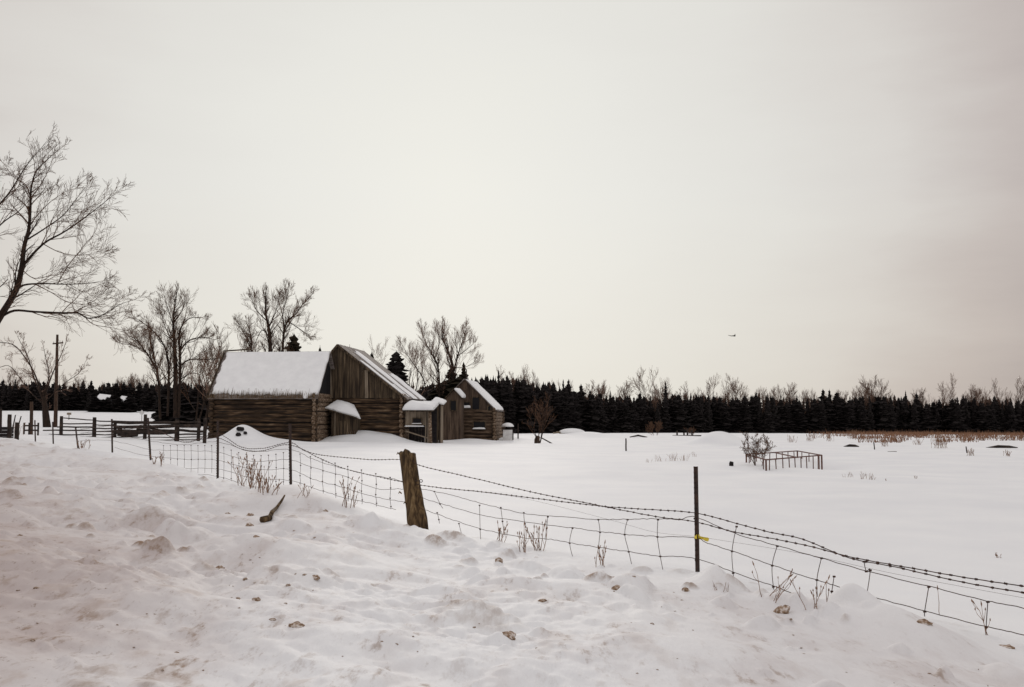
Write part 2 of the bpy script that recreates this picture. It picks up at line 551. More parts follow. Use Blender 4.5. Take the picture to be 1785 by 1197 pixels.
# ------------------------------------------------------------------ ground
def build_ground():
    th = np.concatenate([np.linspace(-PI, -.62, 60, endpoint=False), np.linspace(-.62, .62, 640, endpoint=False), np.linspace(.62, PI, 60, endpoint=False)])
    lr = [math.log(.8)]
    while math.exp(lr[-1]) < 4000:
        r = math.exp(lr[-1])
        lr.append(lr[-1] + (.03 if r < 3.2 else .0052 if r < 13 else .0085 if r < 24 else .014 if r < 130 else .03 if r < 400 else .2))
    rr = np.exp(np.array(lr))
    T, Rr = np.meshgrid(th, rr)
    X, Y = Rr * np.sin(T), Rr * np.cos(T)
    Z, DIRT = zg(X, Y, True)
    nr, nt_ = X.shape
    v = np.stack([X.ravel(), Y.ravel(), Z.ravel()], 1)
    v = np.vstack([v, [[0, 0, float(zg(.01, .5))]]])
    i, j = np.meshgrid(np.arange(nr - 1), np.arange(nt_), indexing="ij")
    jn = (j + 1) % nt_
    a, b, c, d = i * nt_ + j, i * nt_ + jn, (i + 1) * nt_ + jn, (i + 1) * nt_ + j
    quads = np.stack([a, d, c, b], -1).reshape(-1, 4)
    me = bpy.data.meshes.new("snow_ground")
    nq = len(quads)
    tri = np.stack([np.full(nt_, nr * nt_), np.arange(nt_), (np.arange(nt_) + 1) % nt_], 1)
    me.vertices.add(len(v))
    me.vertices.foreach_set("co", v.ravel())
    loops = np.concatenate([quads.ravel(), tri.ravel()])
    me.loops.add(len(loops))
    me.loops.foreach_set("vertex_index", loops.astype(np.int32))
    me.polygons.add(nq + nt_)
    starts = np.concatenate([np.arange(nq) * 4, nq * 4 + np.arange(nt_) * 3])
    me.polygons.foreach_set("loop_start", starts.astype(np.int32))
    me.update(calc_edges=True)
    me.validate()
    me.polygons.foreach_set("use_smooth", [True] * len(me.polygons))
    at = me.attributes.new("dirt", "FLOAT", "POINT")
    at.data.foreach_set("value", np.append(DIRT.ravel(), 0).astype(np.float32))
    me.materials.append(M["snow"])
    o = bpy.data.objects.new("snow_ground", me)
    COL.objects.link(o)
    o["kind"] = "structure"


build_ground()

# ------------------------------------------------------------------ farm buildings
E1 = Vector((.995, -.1, 0)).normalized()
E2 = Vector((.1, .995, 0)).normalized()
UP = Vector((0, 0, 1))


def log_wall(mb, p0, p1, z0, z1, n, ext0=.22, ext1=.22, off=0.0, th=.14):
    """squared logs laid one on another, their ends running past the corners"""
    p0, p1 = Vector(p0), Vector(p1)
    d = (p1 - p0).normalized()
    side = d.cross(UP)
    h = (z1 - z0) / n
    L = (p1 - p0).length
    k = max(4, int(L / 1.1))
    for i in range(n):
        zc = z0 + h * (i + .5 + off)
        a = p0 - d * (ext0 + R(-.05, .06))
        b = p1 + d * (ext1 + R(-.05, .06))
        pts, rad = [], []
        t0, t1 = R(-.03, .03), R(-.03, .03)
        dp = R(-.025, .025)
        for q in range(k + 1):
            f = q / k
            p = a.lerp(b, f) + side * (dp + R(-.012, .012))
            pts.append((p.x, p.y, zc + t0 * (1 - f) + t1 * f + R(-.012, .012)))
            rad.append(h * .54 * R(.9, 1.06))
        mb.tube(pts, rad, 8, True, squash=th / (h * .54))


def board_wall(mb, p0, p1, ztop, z0, w=.24, th=.03, gap=.012):
    """upright boards from z0 up to ztop(t)"""
    p0, p1 = Vector(p0), Vector(p1)
    d = (p1 - p0)
    L = d.length
    d = d / L
    side = d.cross(UP).normalized()
    t = 0.0
    while t < L - .03:
        e = min(L, t + w * R(.75, 1.2))
        o = side * R(-.012, .012)
        a, b = p0 + d * (t + gap / 2) + o, p0 + d * (e - gap / 2) + o
        za, zb = ztop(t) - R(0, .03), ztop(e) - R(0, .03)
        z0a = z0 + R(-.04, .04)
        n = side * th
        mb.hexa([(a.x, a.y, z0a), (b.x, b.y, z0a), (b.x - n.x, b.y - n.y, z0a), (a.x - n.x, a.y - n.y, z0a),
                 (a.x, a.y, za), (b.x, b.y, zb), (b.x - n.x, b.y - n.y, zb), (a.x - n.x, a.y - n.y, za)])
        t = e


def slab(mb, o, a, b, th):
    o, a, b = map(Vector, (o, a, b))
    n = a.cross(b).normalized()
    if n.z < 0:
        n = -n
    mb.box(o, a, b, n * th)


def boards_roof(mb, o, a, b, th=.05, w=.22):
    """a roof of boards running along b, laid side by side along a"""
    o, a, b = map(Vector, (o, a, b))
    L = a.length
    d = a / L
    n = a.cross(b).normalized()
    if n.z < 0:
        n = -n
    t = 0
    while t < L - .02:
        e = min(L, t + w * R(.8, 1.2))
        mb.box(o + d * (t + .006) + n * R(0, .02), d * (e - t - .012), b * R(.99, 1.015), n * th)
        t = e


def snow_slab(mb, o, a, b, th, nu=24, nv=12, seed=0, jag=(.0, .0, .0, .0), base=.012, rise=None):
    """lying snow: a cushion over the parallelogram o, a, b; jag = raggedness of the u0, u1, v0, v1 edges in metres"""
    o, a, b = map(Vector, (o, a, b))
    n = a.cross(b).normalized()
    if n.z < 0:
        n = -n
    la, lb = a.length, b.length
    da, db = a / la, b / lb
    n0 = len(mb.v)
    top, bot = [], []
    for i in range(nu + 1):
        for j in range(nv + 1):
            u, v = i / nu, j / nv
            eu0 = jag[0] * (.5 + float(fbm(v * lb * 1.3, seed * 3.1, 3, 21)))
            eu1 = jag[1] * (.5 + float(fbm(v * lb * 1.3, seed * 3.1 + 7, 3, 22)))
            ev0 = jag[2] * (.5 + float(fbm(u * la * 1.3, seed * 3.1 + 13, 3, 23)))
            ev1 = jag[3] * (.5 + float(fbm(u * la * 1.3, seed * 3.1 + 19, 3, 24)))
            x = eu0 + u * (la - eu0 - eu1)
            y = ev0 + v * (lb - ev0 - ev1)
            e = min(x - eu0, la - eu1 - x, y - ev0, lb - ev1 - y)
            k = min(1, max(0, e) / (th * 1.3)) if th > 0 else 1
            k = math.sqrt(1 - (1 - k) ** 2)
            h = th * (.35 + .65 * k) * (1 + .55 * float(fbm(x * .8 + seed, y * .8, 3, 25)))
            if rise:
                h += rise(u, v)
            p = o + da * x + db * y
            top.append(p + n * (base + h))
            bot.append(p + n * base)
    mb.v += [tuple(p) for p in top] + [tuple(p) for p in bot]
    N = (nu + 1) * (nv + 1)
    id_ = lambda i, j: n0 + i * (nv + 1) + j
    for i in range(nu):
        for j in range(nv):
            mb.f.append((id_(i, j), id_(i + 1, j), id_(i + 1, j + 1), id_(i, j + 1)))
            mb.f.append(tuple(N + q for q in (id_(i, j + 1), id_(i + 1, j + 1), id_(i + 1, j), id_(i, j))))
    for i in range(nu):
        for j in (0, nv):
            mb.f.append((id_(i, j), id_(i, j) + N, id_(i + 1, j) + N, id_(i + 1, j)))
    for j in range(nv):
        for i in (0, nu):
            mb.f.append((id_(i, j), id_(i, j + 1), id_(i, j + 1) + N, id_(i, j) + N))


def window(parent, c, w, h, snow=0.0, name="window", snow_h=.10, depth=.10):
    """a dark empty opening framed with boards, standing on a wall that faces the road; c = its centre on the wall"""
    c = Vector(c)
    m = MB()
    m.box(c - E1 * w / 2 - UP * h / 2 - E2 * .06, E1 * w, E2 * .03, UP * h)
    wo = m.build(name, M["dark"], parent)
    m = MB()
    t = .07
    f = -E2 * .10
    m.box(c - E1 * (w / 2 + t) - UP * h / 2 + f, E1 * t, E2 * .12, UP * h)
    m.box(c + E1 * (w / 2) - UP * h / 2 + f, E1 * t, E2 * .12, UP * h)
    m.box(c - E1 * (w / 2 + t) + UP * h / 2 + f * 1.03, E1 * (w + 2 * t), E2 * .12, UP * t)
    m.box(c - E1 * (w / 2 + t) - UP * (h / 2 + t) + f * 1.2, E1 * (w + 2 * t), E2 * .15, UP * t)
    m.build("window_frame", M["board"], wo)
    if snow:
        m = MB()
        snow_slab(m, c - E1 * (w / 2 + .12) - UP * (h / 2) + f * 2.1, E1 * (w + .24), E2 * .22, snow_h, 14, 6, seed=R(0, 50), jag=(.1, .1, 0, 0), base=.004)
        m.build("sill_snow", M["snow_roof"], wo, True)
    return wo


# --- the log barn ---------------------------------------------------------
B0 = gpt(548, 74.0)
zb = EYE - 1.95
Wd, Dp = 7.85, 6.0
Bfr = Vector((B0.x, B0.y, 0))
Bfl = Bfr - E1 * Wd
Bbr, Bbl = Bfr + E2 * Dp, Bfl + E2 * Dp
zeave = EYE + (HOR - 689) / ppm(74)
zridge = EYE + (HOR - 615) / ppm(77)
barn = thing("log_barn", Vector((B0.x - Wd / 2 * .995, B0.y + Dp / 2, zb)), "low old log barn whose whole long roof slope is covered in snow", "barn")
m = MB(); log_wall(m, Bfl, Bfr, zb - .1, zeave, 11); m.build("log_wall", M["log"], barn, True)
m = MB(); log_wall(m, Bfr, Bbr, zb - .1, zeave, 11, off=.5); m.build("end_wall", M["logend"], barn, True)
m = MB(); log_wall(m, Bbl, Bfl, zb - .1, zeave, 11, off=.5); m.build("end_wall", M["log"], barn, True)
m = MB(); log_wall(m, Bbr, Bbl, zb - .1, zeave, 11); m.build("log_wall", M["log"], barn, True)
m = MB()
m.box(Bfl + E1 * .06 + E2 * .06 + UP * (zb - .3), E1 * (Wd - .12), E2 * (Dp - .12), UP * (zeave - zb + .2))
m.build("dark_backing", M["dark"], barn)  # solid dark block added behind the logs to stop light leaking through
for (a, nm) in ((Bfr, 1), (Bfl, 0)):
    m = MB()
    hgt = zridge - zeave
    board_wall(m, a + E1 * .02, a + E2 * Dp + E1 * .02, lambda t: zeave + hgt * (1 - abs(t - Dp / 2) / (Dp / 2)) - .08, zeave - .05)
    m.build("gable", M["dark"] if nm else M["board"], barn)  # right end near-black: shade of an open gable put into the colour
ov = .38
sl = (E2 * (Dp / 2) + UP * (zridge - zeave))
slb = (-E2 * (Dp / 2) + UP * (zridge - zeave))
ofr = Bfl - E1 * .30 + UP * zeave - sl.normalized() * ov
obk = Bbl - E1 * .30 + UP * zeave - slb.normalized() * ov
La = E1 * (Wd + .62)
m = MB()
boards_roof(m, ofr, La, sl + sl.normalized() * ov, .06)
boards_roof(m, obk, La, slb + slb.normalized() * ov, .06)
roof = m.build("roof", M["tin"], barn)
m = MB()
snow_slab(m, ofr + (sl.normalized() * .02) + Vector((0, 0, .06)), La, sl + sl.normalized() * (ov - .02), .14, 70, 30, 3, jag=(.32, .06, .42, .0), base=.03)
m.build("roof_snow", M["snow_roof"], roof, True)
m = MB()
snow_slab(m, obk + Vector((0, 0, .06)), La, slb + slb.normalized() * ov, .20, 40, 12, 4, jag=(.2, .1, .2, 0), base=.03)
m.build("roof_snow", M["snow_roof"], roof, True)
# straw-like splints and shingle ends standing out of the snow along the eave
m = MB()
nrm = La.cross(sl).normalized()
if nrm.z < 0:
    nrm = -nrm
for k in range(270):
    t = R(0, 1) ** 1.0
    p = ofr + La * t + sl.normalized() * R(-.03, .10) + nrm * .08
    L_ = R(.15, .52) if R(0, 1) < .8 else R(.5, .85)
    q = p + sl.normalized() * L_ + nrm * R(.16, .30) + E1 * R(-.08, .08)
    m.tube([p, q], [R(.010, .02), .006], 3)
m.build("eave_fringe", M["fringe"], roof)
m = MB()
m.beam(ofr + La * -.005 + nrm * .14 - sl.normalized() * .02, ofr + La * -.005 + nrm * .10 + sl + sl.normalized() * ov, .07, .22)
m.beam(ofr + sl + sl.normalized() * (ov) + UP * .20 - E1 * .15, ofr + sl + sl.normalized() * ov + UP * .33 + E1 * 2.1, .10, .10)
m.build("ridge_board", M["board"], roof)

# --- the tall board barn, its gable to the road ----------------------------
G0 = Vector(((574 - CX) / F * 78.2 / 1.003, 78.2, 0))
GW = 5.75
GD_ = 7.8
zg0 = EYE - 2.0
zpeak = EYE + (HOR - 601) / ppm(78.2)
zle = EYE + (HOR - 618) / ppm(78.2)
zre = EYE + (HOR - 688) / ppm(77.4)
tpk = .66
GR = G0 + E1 * GW


def gtop(t):
    if t < tpk:
        return zle + (zpeak - zle) * t / tpk
    return zpeak + (zre - zpeak) * (t - tpk) / (GW - tpk)


zsp = EYE + (HOR - 694) / ppm(78)
tall = thing("board_barn", Vector((G0.x + GW / 2, G0.y + GD_ / 2, zg0)), "tall barn with upright gable boards above log walls and one long roof slope", "barn")
m = MB(); board_wall(m, G0 - E2 * .10, GR - E2 * .10, lambda t: gtop(t) - .02, zsp, .26); m.build("gable", M["board"], tall)
m = MB()
m.beam(G0 - E2 * .16 + UP * (zle - .25) - E1 * .03, G0 - E2 * .16 + UP * (zsp + .02) + E1 * .20, .17, .05, up=E2)
m.build("loose_board", M["board_light"], tall)
m = MB()
m.beam(G0 - E2 * .17 + E1 * 2.95 + UP * (zpeak - 2.0), G0 - E2 * .17 + E1 * 3.0 + UP * zsp, .24, .03, up=E2)
m.build("loose_board", M["board_light"], tall)
m = MB(); log_wall(m, G0, GR, zg0 - .2, zsp, 9, .1, .2); m.build("log_wall", M["log"], tall, True)
m = MB(); log_wall(m, GR, GR + E2 * GD_, zg0 - .2, zre - .1, 10, .34, .2, .5); m.build("side_wall", M["logend"], tall, True)
m = MB(); log_wall(m, GR + E2 * GD_, G0 + E2 * GD_, zg0 - .2, zsp, 9, off=0); m.build("log_wall", M["log"], tall, True)
m = MB(); board_wall(m, G0 + E2 * GD_, G0, lambda t: zle - .05, zg0); m.build("side_wall", M["board"], tall)
m = MB(); board_wall(m, GR + E2 * (GD_ + .05), G0 + E2 * (GD_ + .05), lambda t: gtop(GW - t) - .02, zsp); m.build("gable", M["board"], tall)
m = MB()
I0 = G0 + E1 * .07 + E2 * .05
m.hexa([I0 + UP * (zg0 - .3), I0 + E1 * (GW - .14) + UP * (zg0 - .3), I0 + E1 * (GW - .14) + E2 * (GD_ - .1) + UP * (zg0 - .3), I0 + E2 * (GD_ - .1) + UP * (zg0 - .3),
        I0 + UP * (zle - .7), I0 + E1 * (GW - .14) + UP * (zre - .25), I0 + E1 * (GW - .14) + E2 * (GD_ - .1) + UP * (zre - .25), I0 + E2 * (GD_ - .1) + UP * (zle - .7)])
m.build("dark_backing", M["dark"], tall)  # unseen dark fill added inside, keeps light out of the wall gaps
pk = G0 + E1 * tpk + UP * zpeak - E2 * .32
rs = E1 * (GW - tpk) + UP * (zre - zpeak)
rs = rs * (1 + .55 / rs.length)
ls = -E1 * tpk + UP * (zle - zpeak)
ls = ls * (1 + .22 / ls.length)
rl = E2 * (GD_ + .55)
m = MB()
boards_roof(m, pk, rl, rs, .06, .30)
boards_roof(m, pk, rl, ls, .06, .30)
troof = m.build("roof", M["tin"], tall)
m = MB()
m.beam(pk - E2 * .015 - UP * .04, pk + rs - E2 * .015 - UP * .04, .05, .16)
m.beam(pk - E2 * .012 - UP * .04, pk + ls - E2 * .012 - UP * .04, .05, .16)
m.build("rake_board", M["board"], troof)
m = MB()
rn = rl.cross(rs).normalized()
if rn.z < 0:
    rn = -rn
for (u0, u1, v0, v1, th, sd) in ((.015, .15, .26, .93, .06, 1), (.29, .52, .05, 1.0, .09, 2), (.66, .97, .46, 1.0, .09, 5), (.17, .25, .70, .97, .03, 7)):
    snow_slab(m, pk + rl * u0 + rs * v0 + rn * .07, rl * (u1 - u0), rs * (v1 - v0), th, 8, 30, sd, jag=(.12, .22, .5, .05), base=.01)
m.build("roof_snow", M["snow_roof"], troof, True)

# --- small entry shed leaning on the tall barn -----------------------------
def quadroof(mb, ca, cb, cc, cd, th):
    n = (Vector(cb) - Vector(ca)).cross(Vector(cd) - Vector(ca)).normalized()
    if n.z < 0:
        n = -n
    mb.hexa([ca, cb, cc, cd, Vector(ca) + n * th, Vector(cb) + n * th, Vector(cc) + n * th, Vector(cd) + n * th])


def snow_quad(mb, A, B, C, D, th, n1=22, n2=14, seed=0, dome=0.0, jag=.0):
    """snow cushion on a four-cornered surface, A-B the upper edge and D-C the lower"""
    A, B, C, D = map(Vector, (A, B, C, D))
    n = (B - A).cross(D - A).normalized()
    if n.z < 0:
        n = -n
    n0 = len(mb.v)
    top, bot = [], []
    for i in range(n1 + 1):
        for j in range(n2 + 1):
            u, v = i / n1, j / n2
            jj = 1 + jag * float(fbm(u * 3 + seed, seed * 1.7, 3, 31)) * (1 if v > .5 else 0) * (v - .5) * 2
            p = (A.lerp(B, u)).lerp(D.lerp(C, u), v * jj)
            e = min(u, 1 - u, v, 1 - v)
            k = min(1, e / .16)
            k = math.sqrt(max(0, 1 - (1 - k) ** 2))
            h = th * (.4 + .6 * k) * (1 + .45 * float(fbm(u * 3 + seed, v * 2.5, 3, 33))) + dome * math.sin(PI * u) * math.sin(PI * v)
            top.append(p + n * (h + .01))
            bot.append(p + n * .01)
    mb.v += [tuple(p) for p in top] + [tuple(p) for p in bot]
    N = (n1 + 1) * (n2 + 1)
    id_ = lambda i, j: n0 + i * (n2 + 1) + j
    for i in range(n1):
        for j in range(n2):
            mb.f.append((id_(i, j), id_(i + 1, j), id_(i + 1, j + 1), id_(i, j + 1)))
            mb.f.append(tuple(N + q for q in (id_(i, j + 1), id_(i + 1, j + 1), id_(i + 1, j), id_(i, j))))
    for i in range(n1):
        for j in (0, n2):
            mb.f.append((id_(i, j), id_(i, j) + N, id_(i + 1, j) + N, id_(i + 1, j)))
    for j in range(n2):
        for i in (0, n1):
            mb.f.append((id_(i, j), id_(i, j + 1), id_(i, j + 1) + N, id_(i, j) + N))


dS = 76.6
s0, s1 = P(577, 770, dS), P(620, 770, dS)
zS = EYE - 2.0
shed = thing("entry_shed", Vector((s0.x + .95, dS + .7, zS)), "little lean-to shed of upright boards under a thick sloping cap of snow", "shed")
zl, zr = EYE + (HOR - 716) / ppm(dS), EYE + (HOR - 730) / ppm(dS)
a0, a1 = Vector((s0.x, dS, 0)), Vector((s1.x, dS - .15, 0))
m = MB(); board_wall(m, a0, a1, lambda t: zl + (zr - zl) * t / 1.9 + .05, zS, .2); m.build("wall", M["board"], shed)
m = MB(); board_wall(m, a1, a1 + E2 * 1.5, lambda t: zr + .04 + t * .3, zS, .2); m.build("side_wall", M["board"], shed)
m = MB(); board_wall(m, a0 + E2 * 1.5, a0, lambda t: zl + .04 + (1.5 - t) * .3, zS, .2); m.build("side_wall", M["board"], shed)
m = MB(); m.box(a0 + E1 * .25 - E2 * .035 + UP * (zS + .1), E1 * .09, E2 * .03, UP * (zl - zS - .25)); m.build("door_post", M["board_light"], shed)
m = MB(); m.box(a0 + E1 * .45 - E2 * .03 + UP * (zS + .05), E1 * .7, E2 * .022, UP * (zr - zS - .2)); m.build("door", M["board"], shed)
m = MB()
rA, rB = P(587, 700, dS + 1.5), P(617, 708, dS + 1.4)
rD, rC = P(565, 713, dS - .35), P(628, 731, dS - .45)
quadroof(m, rA, rB, rC, rD, .05)
sroof = m.build("roof", M["board"], shed)
m = MB()
nS = (rB - rA).cross(rD - rA).normalized()
nS = nS if nS.z > 0 else -nS
snow_quad(m, rA + nS * .05, rB + nS * .05, rC + nS * .05, rD + nS * .05, .17, seed=4, dome=.26, jag=.15)
m.build("roof_snow", M["snow_roof"], sroof, True)

# --- the open porch shed ---------------------------------------------------
dQ = 77.0
q0, q1 = P(704, 770, dQ), P(754, 770, dQ)
zQ = EYE - 2.05
porch = thing("porch_shed", Vector((q0.x + 1.1, dQ + .9, zQ)), "open-fronted board shed with a square slab of snow on its roof and a corner post", "shed")
zt = EYE + (HOR - 718) / ppm(dQ)
b0, b1 = Vector((q0.x, dQ, 0)), Vector((q1.x, dQ, 0))
pw = b1.x - b0.x
m = MB()
zlow = EYE + (HOR - 741) / ppm(dQ)
board_wall(m, b0 + E2 * .5, b0 + E2 * .5 + Vector((pw * .70, 0, 0)), lambda t: zt + .05, zlow, .2)
m.build("wall", M["board_light"], porch)
m = MB()
board_wall(m, b0 + E2 * 1.9 + Vector((pw, 0, 0)) - Vector((pw, 0, 0)), b0 + E2 * 1.9 + Vector((pw, 0, 0)), lambda t: zt + .35, zQ, .25)
m.build("back_wall", M["bin"], porch)
m = MB()
for fx in (.72, .80):
    m.beam(b0 + E2 * .45 + Vector((pw * fx, 0, zQ)), b0 + E2 * .45 + Vector((pw * fx, 0, zt + .05)), .09, .05)
m.build("stud", M["board_light"], porch)
m = MB(); m.tube([b0 + Vector((pw * .93, -.05, zQ - .2)), b0 + Vector((pw * .90, -.02, zt + .1))], [.15, .12], 9); m.build("corner_post", M["logend"], porch, True)
m = MB(); m.beam(b0 + E2 * .40 + Vector((.05, 0, zlow - .45)), b0 + Vector((pw * .9, 0, zQ + .45)), .08, .09); m.build("sagging_rail", M["board_light"], porch)
window(porch, b0 + E2 * .45 + Vector((pw * .42, 0, EYE + (HOR - 734) / ppm(dQ))), .62, .42, 1, snow_h=.08)
m = MB()
snow_slab(m, b0 + E2 * .25 + Vector((-.05, 0, zlow - .12)), E1 * (pw * .72), E2 * .45, .10, 16, 6, 8, jag=(.1, .15, 0, 0))
m.build("ledge_snow", M["snow_roof"], porch, True)
m = MB()
rt = EYE + (HOR - 706) / ppm(dQ + 2)
o_ = b0 - E2 * .25 + Vector((-.12, 0, zt + .06))
quadroof(m, o_, o_ + E1 * (pw + .25), o_ + E1 * (pw + .25) + E2 * 2.3 + UP * .45, o_ + E2 * 2.3 + UP * .45, .06)
proof = m.build("roof", M["board"], porch)
m = MB()
snow_slab(m, o_ + UP * .07 - E2 * .06, E1 * (pw + .27), E2 * 2.3 + UP * .45, .46, 22, 16, 9, jag=(.06, .02, .04, .0))
m.build("roof_snow", M["snow_roof"], proof, True)

# --- narrow board shed ------------------------------------------------------
dN = 79.5
n0_, n1_ = P(754, 770, dN), P(768, 770, dN)
narrow = thing("narrow_shed", Vector((n0_.x + .3, dN + .5, EYE - 2.1)), "narrow upright box of grey boards squeezed between the porch shed and the log house", "shed")
zn = EYE + (HOR - 706) / ppm(dN)
c0, c1 = Vector((n0_.x, dN, 0)), Vector((n1_.x, dN, 0))
wn = c1.x - c0.x
m = MB(); board_wall(m, c0, c1, lambda t: zn + .1, EYE - 2.1, .22); m.build("wall", M["board"], narrow)
m = MB(); board_wall(m, c1, c1 + E2 * 1.2, lambda t: zn + .1, EYE - 2.1, .22); m.build("side_wall", M["board_light"], narrow)
m = MB(); board_wall(m, c0 + E2 * 1.2, c0, lambda t: zn + .1, EYE - 2.1, .22); m.build("side_wall", M["board"], narrow)
m = MB()
o_ = c0 - E2 * .2 + Vector((-.10, 0, zn + .22))
quadroof(m, o_ , o_ + E1 * (wn + .35) - UP * .28, o_ + E1 * (wn + .35) + E2 * 1.6 + UP * .0, o_ + E2 * 1.6 + UP * .25, .05)
nroof = m.build("roof", M["board"], narrow)
m = MB()
snow_quad(m, o_ + E2 * 1.6 + UP * .31, o_ + E1 * (wn + .35) + E2 * 1.6 + UP * .06, o_ + E1 * (wn + .37) - UP * .22, o_ + UP * .06, .16, 12, 10, 3, .1)
m.build("roof_snow", M["snow_roof"], nroof, True)

# --- the log house ----------------------------------------------------------
dH = 88.0
hr = P(862, 770, dH)
HWd = 5.3
zH = EYE - 2.25
HR = Vector((hr.x, dH, 0))
HL = HR - E1 * HWd
zhe = EYE + (HOR - 713) / ppm(dH)
zhp = EYE + (HOR - 661) / ppm(dH)
HD = 5.5
house = thing("log_house", Vector((hr.x - HWd / 2, dH + HD / 2, zH)), "derelict log house with empty dark windows and a steep gable", "house")


def htop(t):
    return zhe + (zhp - zhe) * (1 - abs(t - HWd / 2) / (HWd / 2))


zhl = EYE + (HOR - 714) / ppm(dH)
m = MB(); log_wall(m, HL, HR, zH - .1, zhl, 10, .1, .16); m.build("log_wall", M["brown_log"], house, True)
m = MB(); log_wall(m, HR, HR + E2 * HD, zH - .1, zhl, 10, .28, .2, .5); m.build("side_wall", M["logend"], house, True)
m = MB(); log_wall(m, HL + E2 * HD, HL, zH - .1, zhl, 10, .2, .2, .5); m.build("side_wall", M["brown_log"], house, True)
m = MB(); log_wall(m, HR + E2 * HD, HL + E2 * HD, zH - .1, zhl, 10); m.build("log_wall", M["brown_log"], house, True)
m = MB(); m.box(HL + E1 * .06 + E2 * .06 + UP * (zH - .3), E1 * (HWd - .12), E2 * (HD - .12), UP * (zhl - zH + .25)); m.build("dark_backing", M["dark"], house)  # dark block added within the house walls against light leaks
m = MB(); board_wall(m, HL - E2 * .03, HR - E2 * .03, lambda t: htop(t) - .03, zhl, .22); m.build("gable", M["brown_board"], house)
m = MB(); board_wall(m, HR + E2 * HD, HL + E2 * HD, lambda t: htop(t) - .03, zhl, .22); m.build("gable", M["brown_board"], house)
pkh = HL + E1 * (HWd / 2) + UP * zhp - E2 * .25
rr_ = E1 * (HWd / 2) + UP * (zhe - zhp)
ll_ = -E1 * (HWd / 2) + UP * (zhe - zhp)
rr_, ll_ = rr_ * (1 + .25 / rr_.length), ll_ * (1 + .25 / ll_.length)
m = MB()
boards_roof(m, pkh, E2 * (HD + .5), rr_, .06, .3)
boards_roof(m, pkh, E2 * (HD + .5), ll_, .06, .3)
hroof = m.build("roof", M["tin"], house)
m = MB()
for q in (rr_,):
    nn = (E2.cross(q)).normalized()
    nn = nn if nn.z > 0 else -nn
    snow_slab(m, pkh + nn * .06 + q * .03, E2 * (HD + .5), q * .96, .17, 20, 20, 7, jag=(.0, .1, .0, .1))
m.build("roof_snow", M["snow_roof"], hroof, True)
m = MB(); m.tube([pkh + E2 * 1.2 + UP * -.1, pkh + E2 * 1.2 + UP * .95], [.05, .045], 7); m.build("stove_pipe", M["rust"], hroof, True)
pz = lambda py: EYE + (HOR - py) / ppm(dH)
hx = lambda px: (px - CX) / F * dH / 1.003


def on_house(px, py):
    t = hx(px)
    base = HR + E1 * ((t - HR.x) / E1.x)
    return Vector((base.x, base.y, pz(py))) - E2 * .02


window(house, on_house(829.5, 703), .62, 1.02)
window(house, on_house(813.5, 706), .50, .50, 1, snow_h=.26)
window(house, on_house(836, 741.5) - E2 * .10, 1.0, .62, 1, snow_h=.13)
window(house, on_house(853, 711.5) - E2 * .01, .20, .30)
# the gabled stair tower in front of the house
dT = 86.0
t0_, t1_ = P(772, 770, dT), P(803, 770, dT)
T0, T1 = Vector((t0_.x, dT, 0)), Vector((t1_.x, dT, 0))
tw = (T1 - T0).length
zT = EYE - 2.2
zte, ztp = EYE + (HOR - 692) / ppm(dT), EYE + (HOR - 679) / ppm(dT)
zll = EYE + (HOR - 699) / ppm(dT)
tp = tw * .60


def ttop(t):
    return zll + (ztp - zll) * t / tp if t < tp else ztp + (zte - ztp) * (t - tp) / (tw - tp)


m = MB(); board_wall(m, T0, T1, lambda t: ttop(t) - .03, zT, .17); tower = m.build("porch_wall", M["brown_board"], house)
m = MB(); board_wall(m, T1, T1 + E2 * 1.9, lambda t: zte - .02, zT, .2); m.build("porch_side_wall", M["brown_board"], house)
m = MB(); board_wall(m, T0 + E2 * 1.9, T0, lambda t: zll - .02, zT, .2); m.build("porch_side_wall", M["brown_board"], house)
m = MB()
tpk_ = T0 + E1 * tp + UP * ztp - E2 * .12
tr, tl = E1 * (tw - tp) + UP * (zte - ztp), -E1 * tp + UP * (zll - ztp)
tr, tl = tr * (1 + .12 / tr.length), tl * (1 + .08 / tl.length)
boards_roof(m, tpk_, E2 * 2.0, tr, .04, .3)
boards_roof(m, tpk_, E2 * 2.0, tl, .04, .3)
trf = m.build("porch_roof", M["board"], house)
m = MB()
nn = E2.cross(tr).normalized()
nn = nn if nn.z > 0 else -nn
snow_slab(m, tpk_ + nn * .05, E2 * 1.7, tr * 1.03, .26, 10, 12, 12, jag=(.0, .1, .0, .03))
m.build("roof_snow", M["snow_roof"], trf, True)
window(house, Vector((((790.5 - CX) / F * dT / 1.003), dT, EYE + (HOR - 707) / ppm(dT))) - E2 * .0, .46, .80)

# ------------------------------------------------------------------ small things in the yard
def cap_snow(mb, c, rx, ry, h, n=14, k=5):
    """a low dome of snow"""
    c = Vector(c)
    n0 = len(mb.v)
    for j in range(k):
        f = j / k
        for i in range(n):
            a = 2 * PI * i / n
            r = math.cos(f * PI / 2) * (1 + .15 * math.sin(3 * a + c.x))
            mb.v.append((c.x + rx * r * math.cos(a), c.y + ry * r * math.sin(a), c.z + h * math.sin(f * PI / 2)))
    mb.v.append((c.x, c.y, c.z + h))
    for j in range(k - 1):
        for i in range(n):
            a, b = n0 + j * n + i, n0 + j * n + (i + 1) % n
            mb.f.append((a, b, b + n, a + n))
    for i in range(n):
        mb.f.append((n0 + (k - 1) * n + i, n0 + (k - 1) * n + (i + 1) % n, n0 + k * n))
    mb.f.append(tuple(n0 + i for i in reversed(range(n))))


